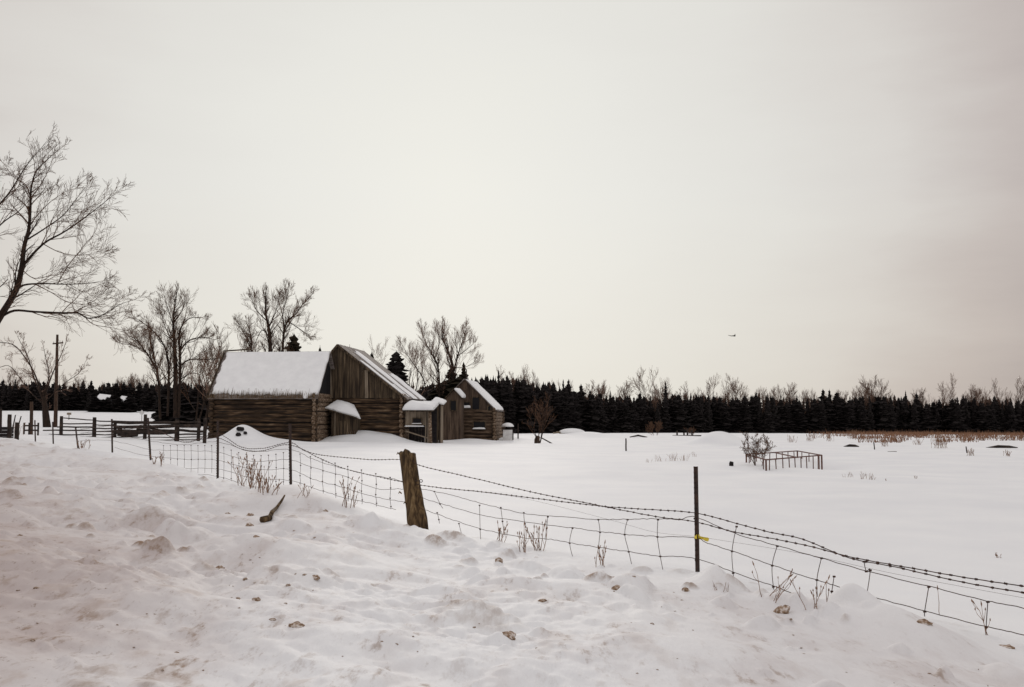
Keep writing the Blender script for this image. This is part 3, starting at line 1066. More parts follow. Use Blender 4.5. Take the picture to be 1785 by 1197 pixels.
g = gpt(885, 89)
drum = thing("well_house", g, "squat white box under a peaked little snow cap beside the log house corner", "well")
m = MB(); m.box(g + Vector((-.42, 0, -.2)), (.84, 0, 0), (0, .8, 0), (0, 0, 1.15)); m.build("box", M["drum"], drum)
m = MB()
for s_ in (-1, 1):
    m.beam(g + Vector((s_ * .5, .1, .85)), g + Vector((0, .1, 1.42)), .06, .12)
m.beam(g + Vector((-.4, .2, .98)), g + Vector((.4, .2, .98)), .1, .1)
m.build("gable_frame", M["oldwood"], drum)
m = MB(); cap_snow(m, g + Vector((0, .4, 1.22)), .55, .5, .36); m.build("snow_cap", M["snow_roof"], drum, True)


def stake(px, py_b, py_t, w, name, label, cat, d=None, px_t=None, mt="oldwood", group=None, sink=.25, sides=6):
    b = hit(px, py_b) if d is None else gpt(px, d)
    t = P(px_t if px_t is not None else px, py_t, b.y)
    ax = (t - b).normalized()
    m = MB()
    pts = [b - ax * sink, b.lerp(t, .35) + Vector((R(-.01, .01), 0, 0)), b.lerp(t, .7) + Vector((R(-.01, .01), 0, 0)), t]
    m.tube(pts, [w * 1.05, w, w * .97, w * .9], sides)
    return tag(m.build(name, M[mt], None, False, b), label, cat, group)


stake(893.5, 767, 752, .09, "stump_post", "short thick brown post standing just in front of the white well box", "post", d=90)
stake(903, 767, 738, .06, "thin_post", "thin tall brown post a step beyond the white well box", "post", d=91)
stake(1091, 783, 764, .045, "stake", "lone thin stake upright in the open snow field below the dark wood", "stake", d=62)
stake(1523, 793, 770, .035, "stake", "thin upright stake in the snow under a strip of rusty grass", "stake", d=66)
stake(1684, 797, 778, .035, "stake", "dark stake with a small tuft beside it in front of a low dark log", "stake", d=60)
stake(1553, 793, 787, .03, "leaning_stick", "short stick leaning in the snow field to one side of a thin stake", "stick", d=62, px_t=1563)
stake(962, 778, 762, .05, "fallen_pole", "long pole fallen aslant in front of the shrub by the log house", "pole", d=80, px_t=942)
stake(936, 778, 767, .03, "stake", "thin reddish stake in front of the bare shrub trunk", "stake", d=78)
stake(939.5, 778, 768, .03, "stake", "second thin reddish stake paired close by the bare shrub trunk", "stake", d=78.5)
stake(17, 750, 722, .10, "gate_post", "weathered post at the end of the black plank bin", "post", d=44)
stake(1, 735, 712, .10, "gate_post", "reddish post cut by the edge of the picture above the black plank bin", "post", d=60)
stake(20, 748, 723, .03, "leaning_stick", "thin stick leaning behind the short brown stump", "stick", d=45, px_t=27)
stake(28, 748, 725, .03, "leaning_stick", "longer thin stick leaning away from the short brown stump", "stick", d=45, px_t=37)
stake(30, 760, 736, .10, "stump_post", "short thick brown stump with a tuft of dry weeds at its foot", "post", d=42)
stake(55, 764, 700, .11, "tall_post", "tall thick grey post with its head against the dark wood", "post", d=60, mt="pole")

g = gpt(4, 44)
m = MB()
for k in range(4):
    m.box(g + Vector((-.9, 0, -.12 + k * .15)), (1.15, 0, 0), (0, .55, 0), (0, 0, .135))
tag(m.build("plank_bin", M["bin"], None, False, g), "low black bin of planks cut off by the picture edge", "bin")

# old wooden frame beyond the first fence
g = gpt(54, 58)
fr = thing("feed_rack", g, "low wooden rack of two rails on uprights by the tall grey post", "rack")
m = MB()
for z in (.28, .55):
    m.beam(g + Vector((-.42, 0, z)), g + Vector((.45, 0, z)), .06, .09)
m.build("rail", M["oldwood"], fr)
for x in (-.4, -.1, .42):
    m = MB(); m.beam(g + Vector((x, .03, -.2)), g + Vector((x, .03, .72)), .07, .09); m.build("upright", M["oldwood"], fr)

g = gpt(120, 150)
mb_ = thing("mail_box", g, "small pale box on a post at the far side of the open snow", "box")
m = MB(); m.tube([g - UP * .2, g + UP * .75], [.06, .06], 6); m.build("post", M["oldwood"], mb_)
m = MB(); m.box(g + Vector((-.25, -.2, .75)), (.5, 0, 0), (0, .4, 0), (0, 0, .32)); m.build("box", M["board_light"], mb_)

g = gpt(247, 120)
sg = thing("road_sign", g, "small pale diamond road sign on a thin post before the dark wood", "sign")
m = MB(); m.tube([g - UP * .3, g + UP * 1.25], [.035, .035], 6); m.build("post", M["oldwood"], sg)
m = MB()
c = g + Vector((0, -.05, 1.35))
m.hexa([c + Vector((-.33, 0, 0)), c + Vector((0, 0, -.33)), c + Vector((.33, 0, 0)), c + Vector((0, 0, .33)),
        c + Vector((-.33, .02, 0)), c + Vector((0, .02, -.33)), c + Vector((.33, .02, 0)), c + Vector((0, .02, .33))])
m.build("sign_face", M["drum"], sg)

for (px, d, lb, w_, h_) in ((177, 236, "far shed with a broad snowy roof half hidden among the dark trees", 2.3, 3.0), (213, 240, "smaller far shed whose narrow snowy roof shows in the dark trees", 1.5, 2.6)):
    g = gpt(px, d)
    hs = thing("far_shed", g, lb, "shed")
    m = MB(); m.box(g + Vector((-w_ / 2, 0, -.5)), (w_, 0, 0), (0, 3, 0), (0, 0, h_ + .5)); m.build("wall", M["dark"], hs)
    m = MB()
    z0 = h_ - .05
    m.hexa([g + Vector((-w_ / 2 - .3, -.4, z0)), g + Vector((w_ / 2 + .3, -.4, z0 - .3)), g + Vector((w_ / 2 + .3, 1.5, z0 + .8)), g + Vector((-w_ / 2 - .1, 1.5, z0 + 1.1)),
            g + Vector((-w_ / 2 - .3, -.4, z0 + .2)), g + Vector((w_ / 2 + .3, -.4, z0 - .1)), g + Vector((w_ / 2 + .3, 1.5, z0 + 1.0)), g + Vector((-w_ / 2 - .1, 1.5, z0 + 1.3))])
    m.build("snowy_roof", M["snow_roof"], hs)

# ------------------------------------------------------------------ utility pole
g = gpt(97, 95)
pole = thing("utility_pole", g, "tall wooden utility pole with one short crossarm among thin bare branches", "pole")
t_ = P(100, 583, 95)
m = MB(); m.tube([g - UP * .5, g.lerp(t_, .5), t_], [.19, .16, .11], 9); m.build("pole", M["pole"], pole, True)
ca = P(92, 599, 94.8); cb = P(110, 597, 94.8)
m = MB(); m.beam(ca, cb, .10, .12); arm = m.build("crossarm", M["pole"], pole)
for f in (.08, .92):
    m = MB(); q = ca.lerp(cb, f); m.tube([q, q + UP * .16, q + UP * .22], [.04, .05, .02], 6); m.build("insulator", M["drum"], arm)

# ------------------------------------------------------------------ rail fence in front of the barn
dR = 63.0
rail_fence = thing("rail_fence", gpt(250, dR), "old rail fence of stacked rails and thin poles running up to the log barn", "fence")
posts = ((107, 746, 725, .12), (165, 767, 727, .13), (201, 765, 733, .11), (253, 767, 722, .12), (309, 757, 731, .16), (346, 748, 729, .12), (357, 767, 728, .12))
for (px, yb, yt, w) in posts:
    b = gpt(px, dR if yb > 750 else dR + 4)
    t = P(px + R(-1, 1), yt, b.y)
    m = MB(); m.tube([b - UP * .4, b.lerp(t, .5) + Vector((R(-.03, .03), 0, 0)), t], [w, w * .96, w * .85], 7)
    m.build("post", M["oldwood"], rail_fence)
for (xa, ya, xb, yb, r_) in ((107, 728, 165, 732, .035), (107, 738, 165, 738, .04), (100, 744, 165, 744, .045), (75, 750, 165, 750, .045), (85, 757, 165, 756, .04), (110, 762, 165, 761, .03), (135, 767, 205, 766, .03),
                             (165, 733, 202, 735, .04), (165, 740, 202, 740, .035), (165, 747, 202, 746, .04), (165, 752, 202, 751, .04), (165, 757, 202, 757, .035), (165, 762, 202, 761, .03),
                             (196, 735, 256, 736, .10), (200, 744, 258, 743, .10), (197, 740, 212, 749, .09), (198, 752, 258, 752, .15), (205, 756, 240, 757, .14), (238, 748, 262, 750, .08),
                             (250, 736, 312, 736, .09), (252, 744, 312, 741, .11), (255, 753, 312, 752, .15), (262, 747, 300, 750, .06), (255, 762, 360, 761, .03), (200, 762, 255, 761, .03), (200, 767, 360, 765, .03),
                             (305, 735, 350, 736, .06), (306, 741, 350, 743, .12), (306, 749, 358, 752, .08), (312, 757, 358, 756, .05)):
    a, b = P(xa, ya, dR - R(.02, .2)), P(xb, yb, dR - R(.02, .2))
    mid = a.lerp(b, .5) + Vector((0, R(-.05, .05), -R(.0, .05)))
    m = MB(); m.tube([a, a.lerp(mid, .5) + UP * R(-.02, .02), mid, mid.lerp(b, .5) + UP * R(-.02, .02), b], [r_ * R(.8, 1), r_, r_ * R(.9, 1.1), r_, r_ * R(.7, .95)], 6)
    m.build("rail", M["oldwood"], rail_fence)

# ------------------------------------------------------------------ wire fence along the road
def FP(px, py):
    return P(px, py, fdist(px))


wf = thing("wire_fence", gpt(720, fdist(720)), "sagging roadside fence of barbed wire and mesh on steel posts and one wooden post", "fence")
tposts = ((1215, 990, 1212, 813), (1930, 1175, 1924, 985), (506, 853, 504.5, 738), (378.5, 840, 379, 733), (262, 807, 257, 728), (195, 797, 194, 730), (135, 780, 131, 745), (92, 770, 91, 735), (61, 773, 60, 732))
for i, (xb, yb, xt, yt) in enumerate(tposts):
    b, t = FP(xb, yb), P(xt, yt, fdist(xb) + .02)
    ax = (t - b).normalized()
    b2 = b - ax * .45
    m = MB()
    dirf = Vector((-.604, .797, 0))
    nf = Vector((.797, .604, 0))
    k = 1.25 if i > 1 else 1.0
    m.beam(b2 - nf * .0, t, .042 * k, .008, up=nf)                    # flange
    m.beam(b2 + nf * .021, t + nf * .021, .008 * k, .034, up=nf)       # stem
    if i < 5:
        L_ = (t - b).length
        s_ = .08
        while s_ < L_:
            q = b + ax * s_ - nf * .010
            m.box(q - dirf * .008 - UP * .010, dirf * .016, -nf * .010, UP * .020)
            s_ += .055
    po = m.build("steel_post", M["rust"], wf)
    if i == 0:
        m = MB()
        q = P(1223, 937.5, fdist(1215) - .03)
        m.tube([q + dirf * .07 + UP * .012, q + dirf * .02, q - dirf * .02, q - dirf * .055 - UP * .006, q - dirf * .085 - UP * .008], [.010, .018, .014, .020, .022], 8)
        m.box(q + dirf * .045 - UP * .012 - nf * .03, dirf * .03, nf * .05, UP * .045)
        m.build("yellow_insulator", M["yellow"], po)

# the cedar post: a split, weathered log with a ragged top
b, t = FP(729, 912), FP(710, 787)
ax = (t - b).normalized()
m = MB()
nS, nL = 18, 26
sidev = ax.cross(Vector((0, 1, 0))).normalized()
depv = sidev.cross(ax).normalized()
n0 = len(m.v)
Lp = (t - b).length
for j in range(nL + 1):
    f = -.25 + 1.25 * j / nL
    c = b + ax * (Lp * f)
    for i in range(nS):
        a = 2 * PI * i / nS
        r = .120 * (1 + .10 * math.cos(2 * a + .6) + .07 * math.cos(5 * a + 1) + .07 * float(vnoise(i * .9, j * .22, 3)) * 2)
        r *= 1.12 - .18 * max(0, f) + .10 * math.exp(-((f - .05) / .12) ** 2)
        if abs(a - 4.2) < .25:
            r *= .86
        p = c + sidev * (r * math.cos(a)) + depv * (r * math.sin(a))
        if j == nL:
            p += ax * (.03 * math.sin(3 * a) + R(-.025, .03) - .05 * (math.cos(a) < -.55) - .035 * max(0, -math.cos(a - .2)))
        m.v.append(tuple(p))
for j in range(nL):
    for i in range(nS):
        a_, b_ = n0 + j * nS + i, n0 + j * nS + (i + 1) % nS
        m.f.append((a_, b_, b_ + nS, a_ + nS))
m.v.append(tuple(t - ax * .015))
for i in range(nS):
    m.f.append((n0 + nL * nS + i, n0 + nL * nS + (i + 1) % nS, len(m.v) - 1))
wp = m.build("wooden_post", M["post"], wf, True)
wp["label"] = "thick split wooden post leaning away, ragged at the top"
m = MB()
for (px, py) in ((697, 792), (700, 860), (709, 878), (719, 818)):
    q = P(px, py, fdist(725) - .1)
    m.tube([q, q + Vector((-.03, -.02, .03)), q + Vector((-.045, -.01, .0))], [.010, .014, .006], 5)
m.build("splinter", M["post"], wp)
m = MB()
q = P(734, 838, fdist(728) - .02)
ring = [q + Vector((.022 * math.cos(a), 0, .022 * math.sin(a))) for a in np.linspace(0, 2 * PI, 13)]
m.tube(ring, [.006] * 13, 5, False)
m.tube([q + Vector((-.09, 0, 0)), q + Vector((-.02, 0, 0))], [.007, .007], 5)
m.build("wire_ring", M["rust"], wp, True)


def smooth_path(pts, n):
    """Catmull-Rom through px points"""
    out = []
    P_ = [pts[0]] + list(pts) + [pts[-1]]
    for i in range(1, len(P_) - 2):
        a, b_, c, d = P_[i - 1], P_[i], P_[i + 1], P_[i + 2]
        for k in range(n):
            t = k / n
            out.append(tuple(.5 * (2 * b_[q] + (c[q] - a[q]) * t + (2 * a[q] - 5 * b_[q] + 4 * c[q] - d[q]) * t * t + (3 * b_[q] - a[q] - 3 * c[q] + d[q]) * t ** 3) for q in (0, 1)))
    out.append(pts[-1])
    return out


def strand(m, pts, r, barb=0.0, n=6, wob=0.0):
    sp_ = smooth_path(pts, n)
    w3 = [FP(x, y + R(-wob, wob)) for x, y in sp_]
    m.tube(w3, [r] * len(w3), 5, True)
    if barb:
        acc = R(0, barb)
        for a, c in zip(w3, w3[1:]):
            d = (c - a)
            L_ = d.length
            while acc < L_:
                q = a + d * (acc / L_)
                for _ in range(2):
                    v = Vector((R(-1, 1), R(-1, 1), R(-1, 1))).normalized() * R(.012, .018)
                    m.tube([q - v, q + v], [r * .7, r * .4], 3)
                dd = d.normalized() * .012
                m.tube([q - dd, q + dd], [r * 1.9, r * 1.9], 5)
                acc += barb * R(.85, 1.15)
            acc -= L_


# barbed wire, one strand a part
B1 = [(140, 748), (195, 742), (225, 748), (260, 740), (320, 771), (378, 756), (420, 779), (460, 781), (505, 771), (530, 785), (560, 793), (600, 797), (650, 801), (712, 801), (735, 812), (820, 832), (930, 858), (1030, 878), (1100, 892),
      (1150, 901), (1213, 909.5), (1280, 927), (1360, 941), (1420, 954), (1480, 970), (1560, 985), (1680, 1006), (1785, 1022), (1950, 1048)]
B2 = [(140, 755), (195, 750), (260, 747), (320, 768), (378, 763), (420, 782), (455, 786), (505, 775), (560, 800), (605, 818), (660, 831), (720, 843), (760, 849), (840, 857), (930, 868), (1030, 880), (1072, 884), (1150, 889), (1213, 894),
      (1280, 911), (1340, 927), (1400, 940), (1480, 972), (1560, 988), (1680, 1015), (1785, 1033), (1950, 1062)]
for bl in (B1, B2):
    m = MB(); strand(m, bl, .0046, .115, 6, .3); m.build("barbed_wire", M["wire"], wf)
# line wires of the mesh
NW = [
    [(140, 761), (195, 758), (260, 768), (320, 775), (378, 770), (440, 787), (505, 783), (545, 800), (580, 812), (640, 826), (700, 838), (730, 851), (757, 856), (800, 866), (840, 877), (905, 893), (960, 899), (1040, 905), (1093, 904.5), (1147, 904), (1185, 905), (1213, 901), (1280, 929), (1355, 951), (1430, 972), (1510, 995), (1620, 1022), (1720, 1047), (1785, 1060), (1950, 1100)],
    [(140, 768), (195, 768), (260, 783), (320, 785), (378, 788), (440, 804), (505, 801), (545, 815), (600, 830), (655, 851), (705, 853), (737, 868), (790, 884), (840, 898), (910, 909), (998, 920), (1045, 926), (1090, 931), (1147, 935), (1213, 937), (1230, 945), (1278, 961), (1350, 986), (1420, 1010), (1462, 1022), (1511, 1037), (1612, 1065), (1720, 1092), (1785, 1107), (1950, 1148)],
    [(200, 780), (260, 795), (320, 800), (378, 802), (440, 818), (505, 818), (545, 835), (600, 850), (655, 866), (705, 875), (740, 888), (790, 906), (840, 922), (913, 937), (955, 939), (998, 947), (1045, 954), (1093, 961), (1150, 969), (1213, 973), (1278, 997), (1350, 1022), (1425, 1050), (1470, 1062)],
    [(290, 812), (320, 816), (378, 817), (440, 833), (505, 837), (545, 850), (600, 867), (650, 878), (690, 888)],
    [(330, 826), (378, 830), (440, 848), (505, 853), (545, 868)],
    [(925, 964), (1000, 975), (1050, 985), (1103, 993), (1157, 1000), (1205, 1005), (1240, 1018), (1280, 1032), (1345, 1058)],
]
VW = [[(873, 884), (876, 908), (878, 925)], [(913, 893), (915, 912), (925, 936)], [(955, 900), (953, 920), (950, 940)], [(998, 920), (993, 946), (1000, 976)], [(1043, 905), (1046, 927), (1044, 955), (1052, 987)],
      [(1094, 905), (1089, 931), (1096, 961), (1103, 993), (1105, 1006)], [(1147, 905), (1146, 935), (1151, 969), (1157, 1000), (1160, 1010)], [(1211, 903), (1212, 937), (1213, 975), (1214, 990)],
      [(1284, 917), (1276, 960), (1278, 998), (1281, 1042)], [(1355, 951), (1346, 985), (1348, 1022), (1353, 1054)], [(1432, 972), (1424, 1010), (1426, 1050), (1430, 1078)], [(1506, 978), (1510, 995), (1517, 993), (1511, 1036)],
      [(1619, 1022), (1612, 1065), (1612, 1074)], [(1722, 1048), (1719, 1092), (1719, 1110)], [(757, 856), (767, 878), (772, 886)], [(800, 912), (806, 932), (820, 938)], [(836, 880), (837, 922), (838, 940)], [(762, 893), (765, 905), (766, 912)],
      [(1454, 1004), (1450, 1030), (1446, 1046)]]
for x in (523, 541, 562, 584, 606, 630, 655, 680):
    f = (x - 505) / (705 - 505)
    VW.append([(x, 786 + 52 * f), (x + 1, 806 + 50 * f), (x, 824 + 50 * f), (x + 1.5, 842 + 46 * f), (x + 1, 856 + 36 * f)])
for x in range(390, 505, 13):
    f = (x - 378) / 127
    VW.append([(x, 774 + 13 * math.sin(f * PI) + 12 * f), (x + .5, 803 + 14 * f), (x, 832 + 8 * f), (x + .3, 846 + 10 * f)])
for x in range(285, 378, 12):
    VW.append([(x, 776), (x + .5, 800), (x, 824)])
m = MB()
for l in NW:
    strand(m, l, .0038, 0, 8, .8)
for l in VW:
    strand(m, [(x, y) for x, y in l], .0037, 0, 4, .4)
    for x, y in l[:-1]:
        q = FP(x, y)
        m.tube([q - Vector((.012, 0, .004)), q + Vector((.012, 0, -.004))], [.0095, .0095], 5)
m.build("woven_mesh", M["wire"], wf)
m = MB()
strand(m, [(760, 850), (900, 866), (1060, 905), (1140, 927), (1213, 935), (1260, 942), (1400, 965), (1560, 1000), (1785, 1042), (1950, 1072)], .0012, 0, 6)
m.build("smooth_wire", M["wire"], wf)

# ------------------------------------------------------------------ metal frame in the field
A_, R_, Lf = Vector((10.4, 41, 0)), Vector((14.2, 45.9, 0)), Vector((11.0, 47.0, 0))
Bk = Lf + R_ - A_
ztop = EYE - 1.713
g = (A_ + Bk) / 2
g.z = float(zg(g.x, g.y))
cage = thing("metal_frame", g, "rusty open box frame of thin steel bars standing in the snow field", "frame")
m = MB()
for p, q in ((A_, R_), (R_, Bk), (Bk, Lf), (Lf, A_), (A_.lerp(R_, .52), Lf.lerp(Bk, .52))):
    m.beam(Vector((p.x, p.y, ztop)), Vector((q.x, q.y, ztop)), .05, .05)
m.build("top_rail", M["cage"], cage)


def bars(p, q, n, z1, w=.035):
    for k in range(n):
        f = (k + .5 + R(-.12, .12)) / n
        c = p.lerp(q, f)
        zz = float(zg(c.x, c.y)) - .2
        m = MB(); m.beam(Vector((c.x, c.y, zz)), Vector((c.x + R(-.02, .02), c.y, z1 - .026)), w, w)
        m.build("bar", M["cage"], cage)


for p in (A_, R_, Bk, Lf):
    m = MB(); m.beam(Vector((p.x, p.y, float(zg(p.x, p.y)) - .25)), Vector((p.x, p.y, ztop + .02)), .06, .06); m.build("corner_bar", M["cage"], cage)
bars(A_, R_, 9, ztop); bars(Lf, Bk, 8, ztop); bars(R_, Bk, 3, ztop); bars(Lf, A_, 3, ztop)

# ------------------------------------------------------------------ trees
def side_dir(d, ang, roll):
    x = d.orthogonal().normalized()
    y = d.cross(x)
    return (d * math.cos(ang) + (x * math.cos(roll) + y * math.sin(roll)) * math.sin(ang)).normalized()


class Tree:
    def __init__(s, rmin, seed, split=.035):
        s.trunk, s.crown = MB(), MB()
        s.rmin, s.split = rmin, split
        s.rs = random.Random(seed)
        s.n = 0
        s.wan = .13

    def limb(s, pts, rads):
        r0 = rads[0]
        (s.trunk if r0 > s.split else s.crown).tube(pts, [max(q, s.rmin) for q in rads], 7 if r0 > .08 else 5 if r0 > .03 else 3, r0 > .03)
        s.n += 1

    def grow(s, p, d, L, r, level, upw=.15, wander=.16, kids=4, ratio=.62, ang=(.5, .95), depth=1.0):
        rs = s.rs
        seg = 5 if level > 1 else 4 if level == 1 else 3
        pts, rads = [p], [r]
        q, dd = Vector(p), Vector(d)
        for i in range(seg):
            dd = (dd + Vector((rs.gauss(0, wander), rs.gauss(0, wander) * depth, rs.gauss(0, wander) + upw))).normalized()
            q = q + dd * (L / seg)
            pts.append(q.copy())
            rads.append(r * (1 - .72 * (i + 1) / seg))
        s.limb(pts, rads)
        if level <= 0:
            return
        n = kids + (1 if rs.random() < .5 else 0)
        for k in range(n):
            f = .25 + .75 * (k + rs.random() * .8) / n
            f = min(f, .98)
            x = f * seg
            i = min(int(x), seg - 1)
            b = pts[i].lerp(pts[i + 1], x - i)
            dl = (pts[i + 1] - pts[i]).normalized()
            nd = side_dir(dl, rs.uniform(*ang), rs.uniform(0, 2 * PI))
            rr = (rads[i] + (rads[i + 1] - rads[i]) * (x - i)) * .62
            s.grow(b, nd, L * ratio * rs.uniform(.7, 1.15) * (1.15 - .45 * f), rr, level - 1, upw, wander, kids, ratio, ang, depth)

    def twigs_on(s, pts, rads, L, level, every, start=.2, upw=.12, kids=4, ang=(.35, .8)):
        """side branches along a limb"""
        tot = sum((b - a).length for a, b in zip(pts, pts[1:]))
        acc, nxt = 0, tot * start
        for (a, b, ra, rb) in zip(pts, pts[1:], rads, rads[1:]):
            l = (b - a).length
            while nxt < acc + l:
                f = (nxt - acc) / l
                p = a.lerp(b, f)
                dl = (b - a).normalized()
                nd = side_dir(dl, s.rs.uniform(*ang), s.rs.uniform(0, 2 * PI))
                g_ = nxt / tot
                s.grow(p, nd, L * s.rs.uniform(.6, 1.2) * (1.2 - .85 * g_), min((ra + (rb - ra) * f) * .55, L * .02 + s.rmin), level, upw, s.wan, kids, .6, ang)
                nxt += every * s.rs.uniform(.6, 1.4)
            acc += l
        dl = (pts[-1] - pts[-2]).normalized()
        s.grow(pts[-1], dl, L * .35, rads[-1], level, upw, s.wan, kids, .6, ang)

    def finish(s, name, base, label, cat="tree", group=None, bark="bark", twig="twig"):
        t = thing(name, base, label, cat, group)
        if s.trunk.v:
            s.trunk.build("trunk", M[bark], t, True)
        if s.crown.v:
            s.crown.build("crown", M[twig], t, True)
        return t


def limb_tree(name, label, d, limbs, L, level, every, rmin=.008, seed=1, base=None, kids=4, spread=.35, split=.035, upw=.12, twig="twig", bark="bark", thin=1.0):
    T = Tree(rmin, seed, split)
    placed = []
    k = ppm(d)
    for li, lm in enumerate(limbs):
        lp = smooth_path([(a, b) for a, b, c in lm], 4)
        lr = [v[0] for v in smooth_path([(c, 0) for a, b, c in lm], 4)]
        off0 = 0.0
        if li and placed:
            best = min(placed, key=lambda q: (q[0] - lp[0][0]) ** 2 + (q[1] - lp[0][1]) ** 2)
            if math.hypot(best[0] - lp[0][0], best[1] - lp[0][1]) < 25:
                off0 = best[2]
            else:
                off0 = T.rs.uniform(-.6, .6)
        length = math.hypot(lp[-1][0] - lp[0][0], lp[-1][1] - lp[0][1]) / k
        off1 = off0 + (T.rs.uniform(-spread, spread) * length if li else 0)
        pts, rads = [], []
        for i, ((x, y), r) in enumerate(zip(lp, lr)):
            o = off0 + (off1 - off0) * (i / (len(lp) - 1)) ** 1.3
            placed.append((x, y, o))
            pts.append(P(x, y, d + o))
            rads.append(max(r, .3) / k * (.78 if li == 0 else .52) * thin * (1 - .25 * len(rads) / len(lp)))
        if li == 0 or lm[0][2] > 4:
            pts[0] = pts[0] - UP * .0
        T.limb(pts, rads)
        T.twigs_on(pts, rads, L * (.75 + .5 * min(1, length / 4)), level, every, .22 if li else .45, upw, kids)
    b = base if base is not None else gpt(limbs[0][0][0], d)
    return T.finish(name, b, label, twig=twig, bark=bark)


BIG = [
    [(-70, 800, 20), (-62, 720, 18), (-50, 650, 16), (-25, 590, 12), (0, 552, 8), (28, 505, 7), (38, 465, 6), (42, 430, 5), (50, 400, 4.2), (53, 360, 3.2), (54, 330, 2.4), (62, 300, 1.8), (75, 285, 1.3), (97, 265, .8)],
    [(-48, 640, 9), (-45, 520, 7), (-42, 400, 5.5), (-35, 320, 3.5), (-20, 265, 1.6)],
    [(40, 462, 4.6), (75, 425, 3.6), (110, 405, 2.8), (140, 385, 2.2), (170, 362, 1.5), (200, 338, .8)],
    [(46, 418, 3), (75, 400, 2.4), (110, 375, 1.9), (130, 350, 1.4), (150, 325, .8)],
    [(24, 512, 4), (40, 497, 3.5), (75, 494, 2.8), (110, 495, 2.2), (150, 494, 1.5), (175, 490, .8)],
    [(0, 553, 4.6), (25, 541, 4.2), (60, 543, 3.8), (110, 545, 3.4), (135, 545, 3), (152, 554, 2.6), (170, 552, 2.2), (185, 545, 1.7), (210, 530, 1.2), (235, 522, .7)],
    [(100, 495, 1.9), (117, 465, 1.6), (145, 430, 1.3), (165, 405, 1), (172, 385, .7)],
    [(50, 395, 2.4), (68, 372, 1.8), (90, 350, 1.3), (120, 330, .7)],
    [(-40, 400, 4), (0, 355, 3), (20, 330, 2.4), (45, 290, 1.7), (70, 260, 1), (82, 245, .6)],
    [(-40, 440, 4), (0, 392, 2.6), (30, 370, 1.7), (50, 350, .8)],
    [(150, 555, 1.8), (165, 566, 1.4), (200, 572, 1), (235, 580, .7)],
    [(53, 345, 2.2), (45, 322, 1.6), (25, 310, 1.2), (10, 290, .7)],
    [(60, 495, 2), (90, 510, 1.6), (115, 525, 1.4), (150, 530, 1.1), (175, 515, .8), (185, 505, .6)],
    [(38, 470, 2), (60, 485, 1.6), (95, 480, 1.2), (120, 490, .7)],
    [(75, 425, 2), (105, 440, 1.5), (140, 445, 1), (180, 440, .6)],
    [(54, 345, 1.8), (72, 320, 1.4), (85, 295, 1), (93, 270, .6)],
]
limb_tree("large_tree", "big bare broad-leaved tree reaching in from the picture edge with long outstretched limbs", 38, BIG, 1.45, 2, .27, rmin=.0048, seed=5, kids=4, spread=.45, upw=.03, thin=1.05)

SMALL = [
    [(82, 745, 9), (79, 715, 7.5), (76, 690, 5)],
    [(76, 700, 3), (62, 655, 2.6), (45, 625, 2.2), (25, 602, 1.8), (0, 597, 1.3), (-20, 606, .8)],
    [(76, 700, 2.8), (60, 660, 2.2), (48, 620, 1.7), (35, 595, 1), (30, 585, .7)],
    [(78, 690, 2.6), (92, 650, 2), (108, 615, 1.5), (116, 592, .8)],
    [(77, 690, 2.2), (85, 655, 1.7), (80, 625, 1.2), (76, 605, .7)],
    [(79, 700, 1.8), (112, 668, 1.4), (138, 650, 1), (149, 630, .6)],
    [(76, 705, 2), (50, 680, 1.6), (20, 640, 1.2), (0, 640, .9), (-20, 652, .6)],
]
limb_tree("small_tree", "small bare drooping tree with a dark stout trunk beside the utility pole", 92, SMALL, 1.3, 2, .5, rmin=.009, seed=8, kids=4, spread=.5, upw=.02, twig="twigfar")

CL1 = [
    [(306, 728, 6.5), (306, 660, 6), (304, 600, 4.5), (302, 560, 3.2), (305, 530, 2.2), (308, 510, 1.2)],
    [(311, 728, 6), (314, 640, 5), (312, 590, 4), (316, 570, 3), (330, 555, 2), (350, 553, 1.2)],
    [(279, 730, 5), (276, 660, 4.4), (270, 630, 3.4), (262, 590, 2.2), (258, 572, 1.2)],
    [(275, 650, 2.8), (255, 615, 2.2), (235, 603, 1.6), (205, 597, .8)],
    [(270, 635, 2.4), (240, 595, 1.9), (225, 585, 1.2)],
    [(292, 725, 4.6), (294, 640, 4), (285, 600, 3), (265, 575, 2), (245, 560, 1.4), (235, 553, .8)],
    [(313, 612, 3.2), (330, 593, 2.5), (355, 588, 1.7), (374, 592, 1)],
    [(314, 638, 3.4), (330, 627, 2.6), (365, 626, 2), (385, 624, 1.2)],
    [(303, 570, 2.2), (295, 545, 1.6), (286, 515, 1)],
    [(303, 562, 2.2), (318, 540, 1.7), (322, 518, .9)],
    [(304, 600, 2.4), (288, 570, 1.8), (278, 535, 1)],
    [(316, 660, 2.2), (335, 650, 1.7), (355, 655, 1)],
]
limb_tree("tall_tree", "tall bare tree of several close trunks beyond the rail fence", 105, CL1, 2.1, 2, .29, rmin=.0085, seed=12, kids=5, spread=.6, thin=.88, twig="twigmid")

